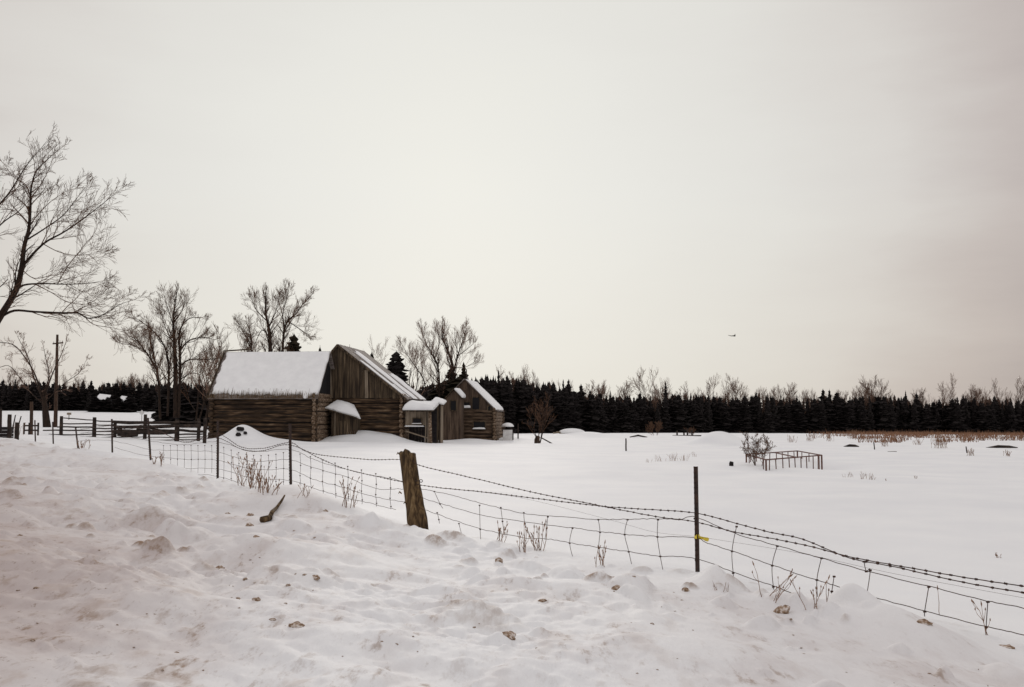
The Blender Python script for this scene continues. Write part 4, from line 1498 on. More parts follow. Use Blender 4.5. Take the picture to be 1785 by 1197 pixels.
CL2 = [
    [(471, 740, 6), (471, 610, 5.5), (468, 570, 4.4), (463, 545, 3), (463, 512, 1.4)],
    [(490, 740, 6), (493, 600, 5), (500, 562, 3.6), (515, 548, 2.8), (528, 530, 2), (545, 512, 1)],
    [(437, 740, 4), (438, 605, 3.4), (436, 580, 2.6), (430, 563, 1.2)],
    [(495, 572, 2.8), (493, 550, 2), (497, 528, 1.5), (503, 506, .9)],
    [(470, 590, 2.8), (458, 575, 2), (448, 590, 1.4), (440, 610, 1)],
    [(468, 570, 2.4), (480, 545, 1.7), (486, 520, 1)],
    [(466, 560, 2.4), (447, 540, 1.7), (438, 518, 1)],
    [(503, 560, 2.2), (525, 575, 1.6), (540, 585, 1)],
    [(437, 600, 2), (425, 580, 1.5), (415, 562, .9)],
]
limb_tree("tall_tree", "broad bare tree with two dark trunks rising straight behind the snowy barn roof", 112, CL2, 2.2, 2, .27, rmin=.0085, seed=15, kids=5, spread=.6, thin=.88, twig="twigmid")

CL3 = [
    [(787, 745, 6), (790, 650, 5.2), (780, 610, 3.4), (771, 590, 2.4), (771, 570, 1.2)],
    [(789, 655, 4.4), (798, 620, 3.2), (806, 595, 2.2), (813, 573, 1)],
    [(768, 745, 4.6), (765, 650, 4), (755, 620, 3), (742, 597, 2), (734, 574, 1)],
    [(757, 625, 2.4), (766, 600, 1.7), (764, 575, .9)],
    [(742, 680, 3), (738, 660, 2.6), (725, 640, 2), (711, 620, 1.4), (702, 602, .8)],
    [(798, 620, 2), (812, 610, 1.6), (824, 600, .9)],
    [(790, 640, 2), (810, 640, 1.5), (828, 630, .8)],
]
limb_tree("tall_tree", "bare tree with upswept twiggy limbs rising behind the log house", 118, CL3, 2.5, 2, .30, rmin=.0085, seed=19, kids=5, spread=.45, twig="twigfar", upw=.2, thin=.75)


def bare_tree(name, label, px, d, top, seed, level=3, kids=4, stems=1, group=None, rmin=.012, twig="twigfar", lean=0.0, spreadk=1.0, base=None, sub=0.0, bark="bark", ang=(.35, .8)):
    b = base if base is not None else gpt(px, d)
    b = b - UP * sub
    H = P(px, top, d).z - b.z
    T = Tree(rmin, seed)
    for s_ in range(stems):
        a = T.rs.uniform(0, 2 * PI)
        k = 0.0 if stems == 1 else .16 * spreadk
        dd = Vector((math.cos(a) * k + lean, math.sin(a) * k, 1)).normalized()
        p = b + Vector((math.cos(a), math.sin(a), 0)) * (.12 if stems > 1 else 0) - UP * .2
        T.grow(p, dd, H * .74 * T.rs.uniform(.85, 1.05), max(H * .016, .02) / (1 if stems == 1 else 1.4), level, .12, .09, kids, .55, ang)
    return T.finish(name, b, label, "tree", group, twig=twig, bark=bark)


bare_tree("twiggy_tree", "low dense twiggy tree close to the end of the log barn beyond the rail fence", 362, 110, 562, 31, 3, 5, 3, rmin=.014, spreadk=1.6, twig="twig")
bare_tree("twiggy_tree", "dense small bare tree filling the gap between the rail fence and barn roof", 340, 114, 588, 32, 3, 5, 2, rmin=.014, spreadk=1.8, twig="twig")
bare_tree("twiggy_tree", "thin twiggy tree right at the corner of the log barn roof", 384, 100, 610, 33, 3, 5, 2, rmin=.012, spreadk=1.3)
bare_tree("twiggy_tree", "bare tree standing between the twin-trunked tree and the barn ridge end", 425, 122, 560, 34, 3, 4, 2, rmin=.013)
bare_tree("twiggy_tree", "faint reddish bare tree just past the peak of the tall barn", 668, 135, 592, 35, 3, 5, 2, rmin=.012, spreadk=1.5)
bare_tree("twiggy_tree", "faint reddish bare tree between the pointed conifer and the tall barn roof", 715, 132, 598, 36, 3, 5, 2, rmin=.012, spreadk=1.6)
bare_tree("bare_shrub", "tall wispy bare shrub against the black wood with a reddish stump foot", 938, 84, 676, 37, 3, 4, 4, rmin=.007, spreadk=1.1, twig="twig")
bare_tree("bare_shrub", "rounded brownish bush low against the black wood", 1142, 118, 728, 38, 3, 5, 6, rmin=.010, spreadk=3.2, twig="twig")
bare_tree("bare_shrub", "faint bush beside the old posts below the wood", 1205, 122, 738, 39, 3, 4, 5, rmin=.010, spreadk=3.0, twig="twig")
bare_tree("bare_shrub", "spreading bare bush rising through the rusty metal frame", 1322, 44, 744, 40, 3, 5, 5, rmin=.007, spreadk=2.6, twig="twig", ang=(.5, 1.1))
bare_tree("bare_shrub", "forked sapling in the road fence next to a leaning steel post", 277, 23.8, 766, 41, 2, 3, 2, rmin=.006, spreadk=2.0, base=hit(273, 812), twig="weed", bark="weed")

FARB = ((1129, 640, 41, 1), (1234, 654, 42, 1), (1284, 657, 43, 2), (1380, 667, 44, 1), (1530, 656, 45, 2), (1650, 662, 46, 1), (1714, 676, 47, 2), (1771, 660, 48, 2), (1046, 668, 49, 1), (1089, 664, 50, 1), (1035, 664, 56, 1),
        (1205, 674, 51, 1), (1410, 678, 52, 2), (1490, 675, 53, 2), (1505, 668, 58, 1), (1610, 676, 54, 1), (1690, 672, 59, 1), (1745, 670, 60, 1), (1355, 674, 61, 1), (1262, 672, 62, 1), (1150, 664, 63, 1), (225, 650, 55, 2), (205, 658, 64, 1), (350, 655, 57, 2), (250, 660, 65, 1), (12, 640, 66, 2))
WOOD = [(-500, 262, 662), (-250, 260, 662), (0, 257, 667), (120, 254, 669), (250, 252, 670), (370, 245, 672), (560, 222, 688), (700, 200, 672), (800, 186, 660), (850, 180, 656), (900, 183, 660), (950, 188, 668), (1000, 196, 684), (1100, 212, 690),
        (1250, 232, 691), (1330, 240, 687), (1400, 246, 692), (1600, 256, 694), (1785, 258, 692), (2050, 262, 690), (2400, 262, 690)]


def wood_at(px):
    xs = [a for a, b, c in WOOD]
    return float(np.interp(px, xs, [b for a, b, c in WOOD])), float(np.interp(px, xs, [c for a, b, c in WOOD])) + 7 * float(fbm(px / 70.0, .5, 4, 80)) - 1


# bare trees showing above the wood: six shapes, set out as copies
protos = []
for k in range(6):
    T = Tree(.017, 300 + k)
    st = (1, 1, 2, 2, 3, 1)[k]
    for s_ in range(st):
        a = T.rs.uniform(0, 2 * PI)
        dd = Vector((math.cos(a) * .14 * (st > 1), math.sin(a) * .14 * (st > 1), 1)).normalized()
        T.grow(Vector((0, 0, 0)), dd, 7.2, .10, 3, .14, .12, 6, .56, (.35, .9))
    protos.append(T.finish("far_bare_tree", Vector((0, 0, 0)), "small bare tree whose pale twigs stand above the top of the dark wood", "tree", "bare trees above the wood", twig="twigfar"))
for i, (px, top, sd, st) in enumerate(FARB):
    d, wt = wood_at(px)
    d += 9 + (i * 7) % 11
    b = gpt(px, d)
    H = P(px, top, d).z - b.z
    o = protos[i] if i < len(protos) else copy_tree(protos[i % 6])
    o.location = b
    o.scale = (H / 9.6 * .92, H / 9.6 * .92, H / 9.6)
    o.rotation_euler = (0, 0, R(0, 6.28))


more = 0
px = 30.0
while px < 1800:
    if not (370 < px < 860):
        d, wt = wood_at(px)
        d += R(4, 16)
        b = gpt(px, d)
        H = P(px, wt - abs(random.gauss(0, 7)) - 1, d).z - b.z
        o = copy_tree(protos[random.randrange(6)])
        o.location = b
        o.scale = (H / 9.6 * R(.6, .9), H / 9.6 * R(.6, .9), H / 9.6)
        o.rotation_euler = (0, 0, R(0, 6.28))
    px += R(12, 34)


# conifers
def conifer_mesh(mb, base, H, W, rs, whorls=18, per=9, pw=.82):
    """spruce: whorls of drooping boughs, each bough a ragged fan of needle sprays"""
    bx, by, bz = base
    mb.tube([(bx, by, bz - .3), (bx, by, bz + H * .6), (bx, by, bz + H)], [H * .014, H * .008, H * .002], 5)
    for k in range(whorls):
        f = (k + rs.random() * .6) / whorls
        z = bz + H * (.03 + .95 * f)
        rad = W * (1 - f) ** pw * rs.uniform(.72, 1.18) + W * .03
        for j in range(per):
            a = 2 * PI * (j + rs.random() * .8) / per + k * 1.3
            L = rad * rs.uniform(.45, 1.25)
            dx, dy = math.cos(a), math.sin(a)
            dz = -L * rs.uniform(.05, .5)
            w = L * rs.uniform(.24, .40) + .06 * W
            n = len(mb.v)
            px_, py_ = -dy * w, dx * w
            lift = rs.uniform(-1.1, 1.1) * H / whorls
            mb.v += [(bx, by, z + lift), (bx + dx * L * .55 + px_, by + dy * L * .55 + py_, z + dz * .55 - rs.uniform(0, .05) * H * .5), (bx + dx * L, by + dy * L, z + dz),
                     (bx + dx * L * .55 - px_, by + dy * L * .55 - py_, z + dz * .55 - rs.uniform(0, .05) * H * .5), (bx + dx * L * .5, by + dy * L * .5, z + dz * .3 - H / whorls * 1.3)]
            mb.f += [(n, n + 1, n + 2), (n, n + 2, n + 3), (n, n + 1, n + 4), (n, n + 4, n + 3), (n + 1, n + 2, n + 4), (n + 2, n + 3, n + 4)]


def conifer(name, px, d, top, wpx, label, seed, group=None, mt="conifer", pw=.75):
    b = gpt(px, d)
    H = P(px, top, d).z - b.z
    T = thing(name, b, label, "tree", group)
    rs = random.Random(seed)
    m = MB()
    conifer_mesh(m, (b.x, b.y, b.z), H, wpx / ppm(d) / 2, rs, 24, 12, pw)
    m.build("foliage", M[mt], T)
    return T


conifer("conifer", 690, 112, 610, 118, "dark pointed conifer rising beside the long roof of the tall barn", 70, pw=.6)
conifer("conifer", 786, 120, 638, 120, "dense dark conifer directly behind the log house gable", 71, mt="cedar")
conifer("conifer", 808, 124, 630, 62, "slim brownish conifer tip showing over the log house peak", 72, mt="cedar")
conifer("conifer", 556, 150, 601, 48, "small dark conifer tip peeping over the snowy barn ridge", 73, mt="cedar")
conifer("conifer", 510, 128, 580, 84, "dark bushy evergreen at the foot of the twin-trunked tree", 74, mt="cedar", pw=.45)
conifer("conifer", 800, 116, 652, 130, "broad dark evergreen mass right behind the log house roof", 77, mt="cedar", pw=.4)
conifer("conifer", 770, 122, 664, 120, "low dark evergreen behind the gap between barn and log house", 78, mt="cedar", pw=.4)
conifer("conifer", 647, 150, 608, 44, "tiny conifer tip above the sloping roof of the tall barn", 75, mt="cedar")
conifer("conifer", 608, 150, 600, 30, "thin conifer tip just past the peak of the tall barn", 76, mt="cedar")
for i, (px, w_, top) in enumerate(((288, 40, 668), (318, 46, 664), (345, 48, 668), (368, 40, 676), (300, 46, 684), (332, 50, 682), (356, 44, 690))):
    conifer("dark_evergreen", px, 134 - i % 3 * 2, top, w_ * 1.6, "squat dark evergreen in the clump beside the log barn end", 80 + i, "evergreens in the clump by the log barn", "conifer", .5)

# the edge of the wood: each front tree an object, the trees behind it one mass
cp_ = []
for k in range(7):
    rs = random.Random(500 + k)
    m = MB()
    conifer_mesh(m, (0, 0, 0), 10.0, (1.7, 2.1, 2.5, 2.0, 2.7, 1.5, 2.4)[k], rs, (20, 22, 19, 24, 18, 22, 20)[k], 11, (.8, .62, .5, .7, .45, .85, .55)[k])
    o = m.build("wood_conifer", M["conifer"], None, False)
    tag(o, "dark conifer on the near edge of the black wood", "tree", "conifers along the edge of the wood")
    cp_.append(o)
used = set()


def put(px, d, H, k, wk=1.0):
    o = cp_[k] if k not in used else cp_[k].copy()
    if k in used:
        COL.objects.link(o)
    used.add(k)
    b = gpt(px, d)
    o.location = b - UP * .1
    o.scale = (H / 10 * wk, H / 10 * wk, H / 10)
    o.rotation_euler = (0, 0, R(0, 6.28))


TALL = ((869, 643), (884, 652), (840, 655), (855, 656), (921, 664), (936, 664), (965, 663), (982, 660), (991, 659), (1013, 667), (1029, 677), (1046, 681), (1064, 678), (1116, 681), (1161, 664), (1319, 681), (1436, 676), (1447, 676), (1460, 679),
        (1580, 679), (1599, 682), (24, 659), (143, 660), (157, 661), (180, 666), (200, 664), (241, 663), (262, 668), (720, 664), (748, 668), (765, 666), (1181, 686), (1215, 688), (1390, 686), (1500, 688), (1545, 690), (1680, 687), (1735, 688), (901, 660), (1000, 676), (60, 664), (95, 666))
for i, (px, top) in enumerate(TALL):
    d, wt = wood_at(px)
    d += R(1, 5)
    b = gpt(px, d)
    H = P(px, top, d).z - b.z
    put(px, d, H, i % 7, .85 if top < wt - 5 else 1.05)
for px, top in ((164, 688), (171, 695), (179, 694), (187, 690), (206, 690), (212, 698), (219, 694), (226, 686)):
    d = 231 + R(-2, 2)
    put(px, d, P(px, top, d).z - gpt(px, d).z, random.choice((2, 4, 6)), 2.4)
px = -40.0
while px < 1840:
    d, wt = wood_at(px)
    d += R(-3, 5)
    b = gpt(px, d)
    H = P(px, wt + R(-4, 11), d).z - b.z
    if not (372 < px < 640):
        put(px, d, H, random.choice((0, 1, 2, 3, 4, 5, 6, 2)), R(1.0, 1.6))
    px += R(9, 15) if px > 640 else R(10, 17)
m = MB()
rs = random.Random(900)
for row in range(5):
    px = -480.0
    while px < 2380:
        d, wt = wood_at(px)
        d += 4 + row * 7 + R(-3, 3)
        b = gpt(px, d)
        H = P(px, wt + R(-2.5, 8), d).z - b.z
        if rs.random() > .08:
            conifer_mesh(m, (b.x, b.y, b.z), max(H, 3), R(1.7, 3.0), rs, 13, 8, R(.5, .95))
        px += R(9, 16)
# undergrowth that closes the foot of the wood
for k in range(520):
    px = R(-480, 2380)
    d, wt = wood_at(px)
    d += R(1, 30)
    b = gpt(px, d)
    conifer_mesh(m, (b.x, b.y, b.z), R(2.2, 5.0), R(1.4, 2.4), rs, 8, 7)
tag(m.build("conifer_wood", M["conifer"], None, False, gpt(900, 200)), None, None, None, "stuff")

# ------------------------------------------------------------------ weeds, grass, debris
def weed(px, py, h_px, label, n=6, spread=.25, seed=1, heads=True, lean=0.0, mt="weed", r=.004, group=None, d=None, fork=2, name="dry_weed"):
    b = hit(px, py) if d is None else gpt(px, d)
    H = h_px / ppm(b.y)
    rs = random.Random(seed)
    m = MB()
    for k in range(n):
        a = rs.uniform(0, 2 * PI)
        p = b + Vector((math.cos(a), math.sin(a), 0)) * rs.uniform(0, spread) * H * .8
        p.z = float(zg(p.x, p.y)) - .04
        h = H * rs.uniform(.55, 1.05)
        dd = Vector((rs.gauss(lean, .20), rs.gauss(0, .18), 1)).normalized()
        pts = [p]
        q = p.copy()
        for i in range(4):
            dd = (dd + Vector((rs.gauss(0, .15), rs.gauss(0, .13), 0))).normalized()
            q = q + dd * h / 4
            pts.append(q.copy())
        m.tube(pts, [r, r * .9, r * .75, r * .6, r * .4], 4)
        for _ in range(fork):
            i = rs.randrange(1, 4)
            e = side_dir((pts[i + 1] - pts[i]).normalized(), rs.uniform(.4, .8), rs.uniform(0, 6.28))
            m.tube([pts[i], pts[i] + e * h * .16 + UP * h * .05, pts[i] + e * h * .22 + UP * h * .14], [r * .7, r * .5, r * .35], 3)
            if heads:
                t_ = pts[i] + e * h * .22 + UP * h * .14
                m.tube([t_ - UP * r * 2, t_, t_ + UP * r * 4], [r * .6, r * 1.5, r * .4], 5)
        if heads:
            t_ = pts[-1]
            m.tube([t_ - dd * r * 5, t_, t_ + dd * r * 7], [r * .6, r * 1.6, r * .4], 5)
    return tag(m.build(name, M[mt], None, False, b), label, "plant", group)


weed(437, 850, 58, "thick cluster of tall reddish dry stalks under the mesh between two thin steel posts", 20, .55, 1, r=.0065)
weed(462, 858, 34, "lower tuft of dry reddish stalks at the side of the tall stalk cluster", 12, .8, 2, r=.006)
weed(604, 886, 62, "pair of crooked thin dry stems in the mesh near the wooden post", 5, .22, 3, r=.0055)
weed(617, 884, 50, "faint forked dry stem leaning beside the crooked pair in the mesh", 3, .3, 4, lean=.15, r=.004)
weed(873, 944, 40, "small seedy weed below the mesh, first beyond the wooden post", 6, .3, 5, r=.0045)
weed(914, 962, 62, "angular broken weed with a bent top hooked over the mesh wire", 4, .15, 6, lean=.12, r=.005)
weed(942, 960, 55, "reddish weed of several stems with a dark seed head in the mesh", 7, .2, 7, r=.005)
weed(1047, 985, 45, "spindly branched weed caught in the lower mesh wire", 5, .25, 8, r=.0045)
weed(1335, 1040, 105, "tall thin weed with a round dark head behind the mesh past the yellow clip", 2, .15, 9, r=.004, fork=1)
weed(1350, 1048, 75, "slanting thin weed crossing the mesh behind the tall round-headed one", 3, .3, 10, lean=.35, r=.0035)
weed(1422, 1060, 62, "small group of grey weeds by the end of the upper mesh", 5, .5, 11, r=.0038)
weed(1640, 1072, 62, "single short weed with a pinkish spike under the sagging barbed wires", 1, .05, 12, r=.0042, fork=0)
weed(1722, 1108, 68, "two leaning dry stems crossing the last upright of the mesh", 2, .12, 13, lean=-.2, r=.004)
weed(1262, 1032, 28, "little tuft of thin stems just past the steel post with the yellow clip", 4, .6, 14, r=.003, heads=False)
weed(530, 868, 30, "sparse small weeds at the foot of the steel post with barbed wire droop", 5, .8, 15, r=.004)
weed(145, 782, 18, "tiny tuft of dry weeds by the short leaning steel post", 8, .7, 16, r=.007)
weed(33, 758, 22, "tuft of dry weeds hugging the short brown stump", 10, .5, 17, r=.009)
weed(1742, 972, 12, "tiny twiggy tuft alone in the smooth snow beyond the barbed wires", 6, .9, 18, r=.003)
for i, (px, py, h, n) in enumerate(((1150, 804, 14, 8), (1170, 803, 16, 10), (1190, 803, 17, 12), (1130, 806, 9, 5), (1212, 796, 10, 6))):
    weed(px, py, h, "thin reddish tuft in the row of weeds out in the snow before the smooth mound", n, 1.0, 30 + i, False, r=.006, group="tufts in the row before the snow mound", name="weed_tuft")
for i, (px, py, h, n) in enumerate(((1480, 832, 14, 8), (1503, 835, 18, 10), (1520, 836, 14, 8), (1542, 838, 8, 4), (1597, 834, 8, 6))):
    weed(px, py, h, "small faint tuft in the weeds beyond the corner of the metal frame", n, .9, 40 + i, False, r=.005, group="tufts past the metal frame", name="weed_tuft")
for i, (px, py, h, n, l) in enumerate(((1446, 769, 16, 12, "small reddish bush at the start of the grassy strip"), (1488, 765, 17, 22, "dark round bush in the rusty grass strip below the wood"), (1542, 778, 14, 14, "low reddish bush behind the thin stake"),
                                       (1600, 775, 15, 12, "reddish bush between the thin stake and the densest brown patch"), (1640, 781, 26, 26, "largest brown brush patch in the middle of the grassy strip"), (1680, 771, 18, 10, "small spiky dark bush above the stake with a tuft"),
                                       (1692, 794, 15, 10, "reddish tuft leaning on the dark stake"), (1757, 795, 14, 10, "reddish tuft below the end of the low dark log"), (1715, 768, 10, 12, "flat brown brush lying in the grassy strip"),
                                       (1380, 771, 14, 12, "pale reddish brush behind the metal frame"), (1410, 769, 16, 12, "pale brush at the far corner of the metal frame"), (1515, 770, 14, 10, "pale pinkish brush between the dark bush and thin stake"))):
    weed(px, py, h, l, n, .8, 50 + i, False, r=.012, fork=3, name="brush")
for i, (px, py, w_, l) in enumerate(((1485, 779, 26, "dark flat log half buried at the start of the grassy strip"), (1748, 781, 54, "long low dark log lying on the snow by the picture edge"))):
    b = hit(px, py)
    k = w_ / ppm(b.y) / 2
    m = MB()
    m.tube([b + Vector((-k, .2, .02)), b + Vector((-k * .3, 0, .12)), b + Vector((k * .4, 0, .10)), b + Vector((k, .1, .04))], [.03, .11, .10, .03], 8)
    tag(m.build("fallen_log", M["oldwood"], None, True, b), l, "log")
# dead grass before the wood
m = MB()
rs = random.Random(77)
for k in range(17000):
    px = rs.uniform(1400, 2000)
    f = min(1, max(0, (px - 1400) / 130))
    d = rs.uniform(150, 252) if rs.random() < .66 else rs.uniform(88, 150)
    if rs.random() > f:
        continue
    if float(fbm(px * .022, d * .08, 3, 41)) < (.12 if d < 150 else .02 if d < 195 else -.14):
        continue
    p = gpt(px, d)
    h = rs.uniform(.25, .75) * (1 if rs.random() < .85 else 1.5)
    q = p + Vector((rs.gauss(0, .2), rs.gauss(0, .2), h))
    w = rs.uniform(.018, .05)
    n = len(m.v)
    m.v += [(p.x - w, p.y, p.z - .05), (p.x + w, p.y, p.z - .05), tuple(q), (p.x, p.y + w, p.z - .05)]
    m.f += [(n, n + 1, n + 2), (n + 1, n + 3, n + 2), (n + 3, n, n + 2)]
tag(m.build("dead_grass", M["grass"], None, False, gpt(1600, 200)), None, None, None, "stuff")

# old posts and rail in the middle distance
g = gpt(1195, 116)
of = thing("broken_fence", g, "old fence remains, short posts on a fallen rail by the smooth snow mound", "fence")
for px, h in ((1180, .75), (1192, .55), (1198, .95), (1206, .8)):
    p = gpt(px, 116)
    m = MB(); m.tube([p - UP * .3, p + UP * h], [.10, .09], 6); m.build("post", M["oldwood"], of)
m = MB(); m.tube([gpt(1172, 115.5, .12), gpt(1195, 115.5, .06), gpt(1222, 115.5, .06)], [.10, .12, .09], 6); m.build("rail", M["oldwood"], of)
g = gpt(1112, 108)
m = MB(); m.tube([g + Vector((-.9, 0, .05)), g + Vector((0, 0, .22)), g + Vector((1.0, 0, .03))], [.05, .10, .05], 6)
tag(m.build("fallen_branch", M["oldwood"], None, False, g), "bent branch lying on the snow near the rounded brownish bush", "branch")
g = gpt(937, 84)
m = MB(); m.tube([g - UP * .2, g + Vector((-.05, 0, .3)), g + Vector((.05, 0, .62))], [.30, .24, .18], 8)
tag(m.build("tree_stump", M["pole"], None, False, g), "reddish broken stump at the foot of the wispy bare shrub", "stump")
g = gpt(978, 113)
wd = thing("wood_pile", g, "snow covered heap with a pale board end sticking out below the black wood", "pile")
m = MB()
for k in range(4):
    m.beam(g + Vector((-.9 + k * .35, 0, .15 + .12 * (k % 2))), g + Vector((.7 + k * .5, .4, .35 - .05 * k)), .18, .14)
m.build("board", M["board_light"], wd)
m = MB(); cap_snow(m, g + Vector((1.2, .1, .15)), 1.5, .7, .55); m.build("snow_cap", M["snow_roof"], wd, True)
b = hit(1275, 812)
m = MB(); m.tube([b - UP * .1, b + UP * .10, b + Vector((.02, 0, .19))], [.09, .10, .08], 7)
tag(m.build("stump", M["bin"], None, False, b), "small dark stump top in the snow beside the metal frame", "stump")
# dark stones in the drift against the barn
for i, (px, py, r_) in enumerate(((417, 752, .17), (422, 749, .16), (416, 759, .17), (428, 758, .12))):
    b = hit(px, py)
    m = MB()
    m.tube([b + Vector((-r_, -.05, 0)), b + Vector((-r_ * .4, -.08, .04)), b + Vector((r_ * .5, -.08, .03)), b + Vector((r_, -.05, -.02))], [r_ * .4, r_ * .95, r_ * .9, r_ * .3], 8)
    tag(m.build("stone", M["bin"], None, True, b), "dark stone bared in the peaked snow drift against the log barn wall", "stone", "stones in the drift at the barn")

# clods of dirty snow thrown up by the plough
ico = []


def clod_mesh(seed):
    rs = random.Random(seed)
    m = MB()
    nu, nv = 14, 9
    ax_ = [rs.uniform(.8, 1.25), rs.uniform(.8, 1.2), rs.uniform(.55, .8)]
    o1, o2 = rs.uniform(0, 90), rs.uniform(0, 90)
    for j in range(nv + 1):
        ph = PI * j / nv
        for i in range(nu):
            a = 2 * PI * i / nu
            x, y, z = math.sin(ph) * math.cos(a), math.sin(ph) * math.sin(a), math.cos(ph)
            r = 1 + .55 * float(fbm(x * 1.7 + o1 + z, y * 1.7 + o2, 3, 50)) + .25 * float(vnoise(x * 5 + o2, z * 5 + y * 4, 51))
            m.v.append((x * r * ax_[0], y * r * ax_[1], z * r * ax_[2]))
    for j in range(nv):
        for i in range(nu):
            a, b = j * nu + i, j * nu + (i + 1) % nu
            m.f.append((a, b, b + nu, a + nu))
    me = bpy.data.meshes.new("dirt_clod")
    me.from_pydata(m.v, [], m.f)
    me.materials.append(M["clod"])
    me.polygons.foreach_set("use_smooth", [True] * len(me.polygons))
    return me


CM = [clod_mesh(700 + k) for k in range(7)]


def clod(px, py, r_px, label, group=None, k=None, name="dirt_clod", flat=1.0):
    b = hit(px, py)
    r = r_px / ppm(b.y) * .85
    o = bpy.data.objects.new(name, CM[random.randrange(7) if k is None else k])
    COL.objects.link(o)
    o.location = b - UP * r * .12
    o.scale = (r, r * .9, r * flat)
    o.rotation_euler = (R(-.3, .3), R(-.3, .3), R(0, 6.28))
    return tag(o, label, "clod", group)


clod(437, 916, 8, "oval tan clod alone on the bank, largest of the few beyond the curved root")
clod(436, 899, 7, "round tan clod on the bank above an oval one, below the steel posts")
clod(397, 896, 5, "small tan clod on the upper bank below the thin steel post")
clod(447, 936, 8, "flat tan clod lying just under the oval clod", flat=.6)
clod(380, 992, 11, "brown pitted clod high on the bank below the flat ones")
clod(447, 1047, 11, "dark rusty clod standing upright in the middle of the bank")
clod(517, 1092, 15, "biggest brown clod, wedge shaped, low in the bank")
clod(550, 1009, 9, "brown clod at the end of a snow ridge on the bank")
clod(567, 892, 6, "tan clod on the bank between curved root and wooden post")
clod(870, 978, 9, "pointed brown clod on the bank under the small seedy weed")
clod(1075, 1028, 11, "brown clod on the bank beneath the middle of the mesh")
clod(1195, 1031, 10, "brown clod on the bank at the foot of the steel post with the yellow clip")
clod(1363, 1064, 14, "tan snow chunk with a curved rim under the mesh past the steel post")
clod(1612, 1087, 18, "wide tan slab of dirty snow under the sagging wires", flat=.6)
clod(885, 1108, 15, "reddish brown clod with a pale back low on the bank")
clod(1755, 1128, 16, "curved brown chunk of dirty snow at the bank edge below the last wires", flat=.6)
clod(945, 1047, 10, "elongated brown clod half sunk in the bank near the lower centre", flat=.6)
for i in range(70):
    cx_, cy_ = random.choice(((437, 905), (400, 980), (515, 1090), (450, 1040), (880, 1100), (1075, 1028), (1195, 1035), (150, 960), (60, 1000), (220, 1050), (560, 1010), (700, 1130), (1120, 1130), (1400, 1120), (1640, 1150), (320, 1130), (90, 1100)))
    px, py = random.gauss(cx_, 55), random.gauss(cy_, 26)
    lo = np.interp(px, [0, 200, 500, 740, 1215, 1500, 1800], [810, 825, 890, 940, 1022, 1090, 1155])
    if lo < py < 1200 and -10 < px < 1795:
        clod(px, py, R(1.6, 4.0) if R(0, 1) < .8 else R(4.0, 7), "small brown crumb of dirty snow scattered over the ploughed bank", "crumbs of dirty snow on the bank", flat=R(.5, .9))

# curved root lying on the bank
m = MB()
pts = [hit(468, 908) + UP * .02, hit(474, 898) + UP * .04, hit(482, 889) + UP * .03, hit(490, 882) + UP * .07, hit(496, 876) + UP * .09]
m.tube(pts, [.028, .030, .024, .02, .012], 7)
m.tube([pts[0] + Vector((-.06, -.1, 0)), pts[0] + Vector((.02, .02, .02))], [.05, .04], 7)
tag(m.build("root", M["post"], None, True, pts[2]), "curved dark brown root lying on the bank just below a steel post", "root")

# a bird far off over the field
c = P(1278, 585, 70)
br = thing("bird", c, "small black bird flying over the far wood", "bird")
m = MB()
m.tube([c + Vector((-.06, -.2, -.03)), c + Vector((.06, -.08, -.01)), c + Vector((.13, 0, .0)), c + Vector((.17, .12, .02))], [.02, .055, .05, .015], 7)
m.build("body", M["bird"], br, True)
for sgn, e in ((-1, (-.34, .05, .05)), (1, (.21, .3, .16))):
    m = MB()
    r0 = c + Vector((.05 if sgn < 0 else .12, 0, .0))
    t0 = c + Vector(e)
    md = r0.lerp(t0, .5) + UP * (-.035 if sgn < 0 else .03)
    m.tube([r0, md, t0], [.035, .025, .012], 5)
    m.build("wing", M["bird"], br)

# ------------------------------------------------------------------ sky and light
SUN_AZ, SUN_EL = math.radians(-3.5), math.radians(13)
sd = Vector((math.sin(SUN_AZ) * math.cos(SUN_EL), math.cos(SUN_AZ) * math.cos(SUN_EL), math.sin(SUN_EL)))
w = bpy.data.worlds.new("World")
SC.world = w
w.use_nodes = True
nt = w.node_tree
L = nt.links.new
bg = nt.nodes["Background"]
sky = nt.nodes.new("ShaderNodeTexSky")
sky.sky_type = "NISHITA"
sky.sun_disc = False
sky.sun_elevation = SUN_EL
sky.sun_rotation = SUN_AZ
sky.dust_density = 3
hs = nt.nodes.new("ShaderNodeHueSaturation")
hs.inputs["Saturation"].default_value = .12
L(sky.outputs["Color"], hs.inputs["Color"])
tc = nt.nodes.new("ShaderNodeTexCoord")
vm = nt.nodes.new("ShaderNodeVectorMath")
vm.operation = "DOT_PRODUCT"
vm.inputs[1].default_value = sd
L(tc.outputs["Generated"], vm.inputs[0])
ac = nt.nodes.new("ShaderNodeMath")
ac.operation = "ARCCOSINE"
L(vm.outputs["Value"], ac.inputs[0])
cn = nt.nodes.new("ShaderNodeTexNoise")
cmp_ = nt.nodes.new("ShaderNodeMapping")
cmp_.inputs["Scale"].default_value = (2.2, 2.2, 9)
L(tc.outputs["Generated"], cmp_.inputs["Vector"])
L(cmp_.outputs["Vector"], cn.inputs["Vector"])
cn.inputs["Scale"].default_value = 1.6
cn.inputs["Detail"].default_value = 6
cn.inputs["Roughness"].default_value = .55
ad = nt.nodes.new("ShaderNodeMath")
ad.operation = "MULTIPLY_ADD"
L(cn.outputs["Fac"], ad.inputs[0])
ad.inputs[1].default_value = .17
L(ac.outputs[0], ad.inputs[2])
mr = nt.nodes.new("ShaderNodeMapRange")
mr.inputs["From Min"].default_value = 0.085
mr.inputs["From Max"].default_value = 2.0
L(ad.outputs[0], mr.inputs["Value"])
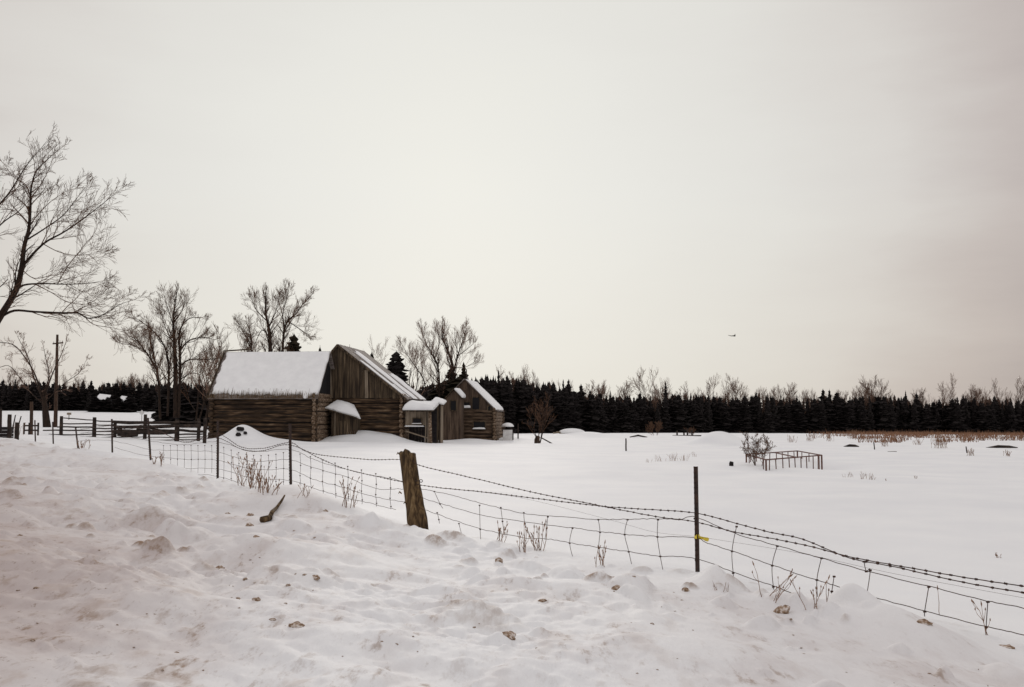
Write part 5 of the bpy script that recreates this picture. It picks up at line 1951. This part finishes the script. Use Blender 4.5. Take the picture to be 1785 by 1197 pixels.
rp = nt.nodes.new("ShaderNodeValToRGB")
e = rp.color_ramp.elements
e[0].position, e[0].color = 0, (.80, .79, .74, 1)
e[1].position, e[1].color = 1, (.60, .58, .58, 1)
for p_, c_ in ((.088, (.78, .772, .735, 1)), (.155, (.745, .732, .70, 1)), (.218, (.68, .652, .625, 1)), (.272, (.555, .505, .485, 1)), (.33, (.43, .385, .38, 1)), (.50, (.47, .45, .45, 1))):
    x = e.new(p_)
    x.color = c_
L(mr.outputs["Result"], rp.inputs["Fac"])
# an overcast sky grows brighter towards the zenith
sz = nt.nodes.new("ShaderNodeSeparateXYZ")
L(tc.outputs["Generated"], sz.inputs[0])
mz = nt.nodes.new("ShaderNodeMapRange")
mz.interpolation_type = "SMOOTHSTEP"
mz.inputs["From Min"].default_value = .46
mz.inputs["From Max"].default_value = .95
mz.inputs["To Min"].default_value = 10.0
mz.inputs["To Max"].default_value = 17.0
L(sz.outputs["Z"], mz.inputs["Value"])
vs = nt.nodes.new("ShaderNodeVectorMath")
vs.operation = "SCALE"
hz = nt.nodes.new("ShaderNodeMapRange")
hz.inputs["From Min"].default_value = .0
hz.inputs["From Max"].default_value = .22
L(sz.outputs["Z"], hz.inputs["Value"])
hr_ = nt.nodes.new("ShaderNodeValToRGB")
hr_.color_ramp.elements[0].color = (1.0, .97, .905, 1)
hr_.color_ramp.elements[1].color = (1.0, 1.0, .99, 1)
L(hz.outputs["Result"], hr_.inputs["Fac"])
wm = nt.nodes.new("ShaderNodeVectorMath")
wm.operation = "MULTIPLY"
L(rp.outputs["Color"], wm.inputs[0])
L(hr_.outputs["Color"], wm.inputs[1])
L(wm.outputs["Vector"], vs.inputs[0])
L(mz.outputs["Result"], vs.inputs["Scale"])
mx = nt.nodes.new("ShaderNodeMix")
mx.data_type = "RGBA"
mx.inputs["Factor"].default_value = .99
L(hs.outputs["Color"], mx.inputs[6])
L(vs.outputs["Vector"], mx.inputs[7])
L(mx.outputs[2], bg.inputs["Color"])
bg.inputs["Strength"].default_value = .1

sl_ = bpy.data.lights.new("sun", "SUN")
sl_.energy = .6
sl_.angle = math.radians(14)
sl_.color = (1, .95, .88)
so = bpy.data.objects.new("sun", sl_)
COL.objects.link(so)
so.location = sd * 50
so.rotation_euler = (-sd).to_track_quat("-Z", "Y").to_euler()

SC.view_settings.view_transform = "Standard"
SC.view_settings.look = "None"
SC.view_settings.exposure = 0
SC.view_settings.gamma = 1
SC.cycles.max_bounces = 6
for o in bpy.data.objects:
    if "_o" in o:
        del o["_o"]
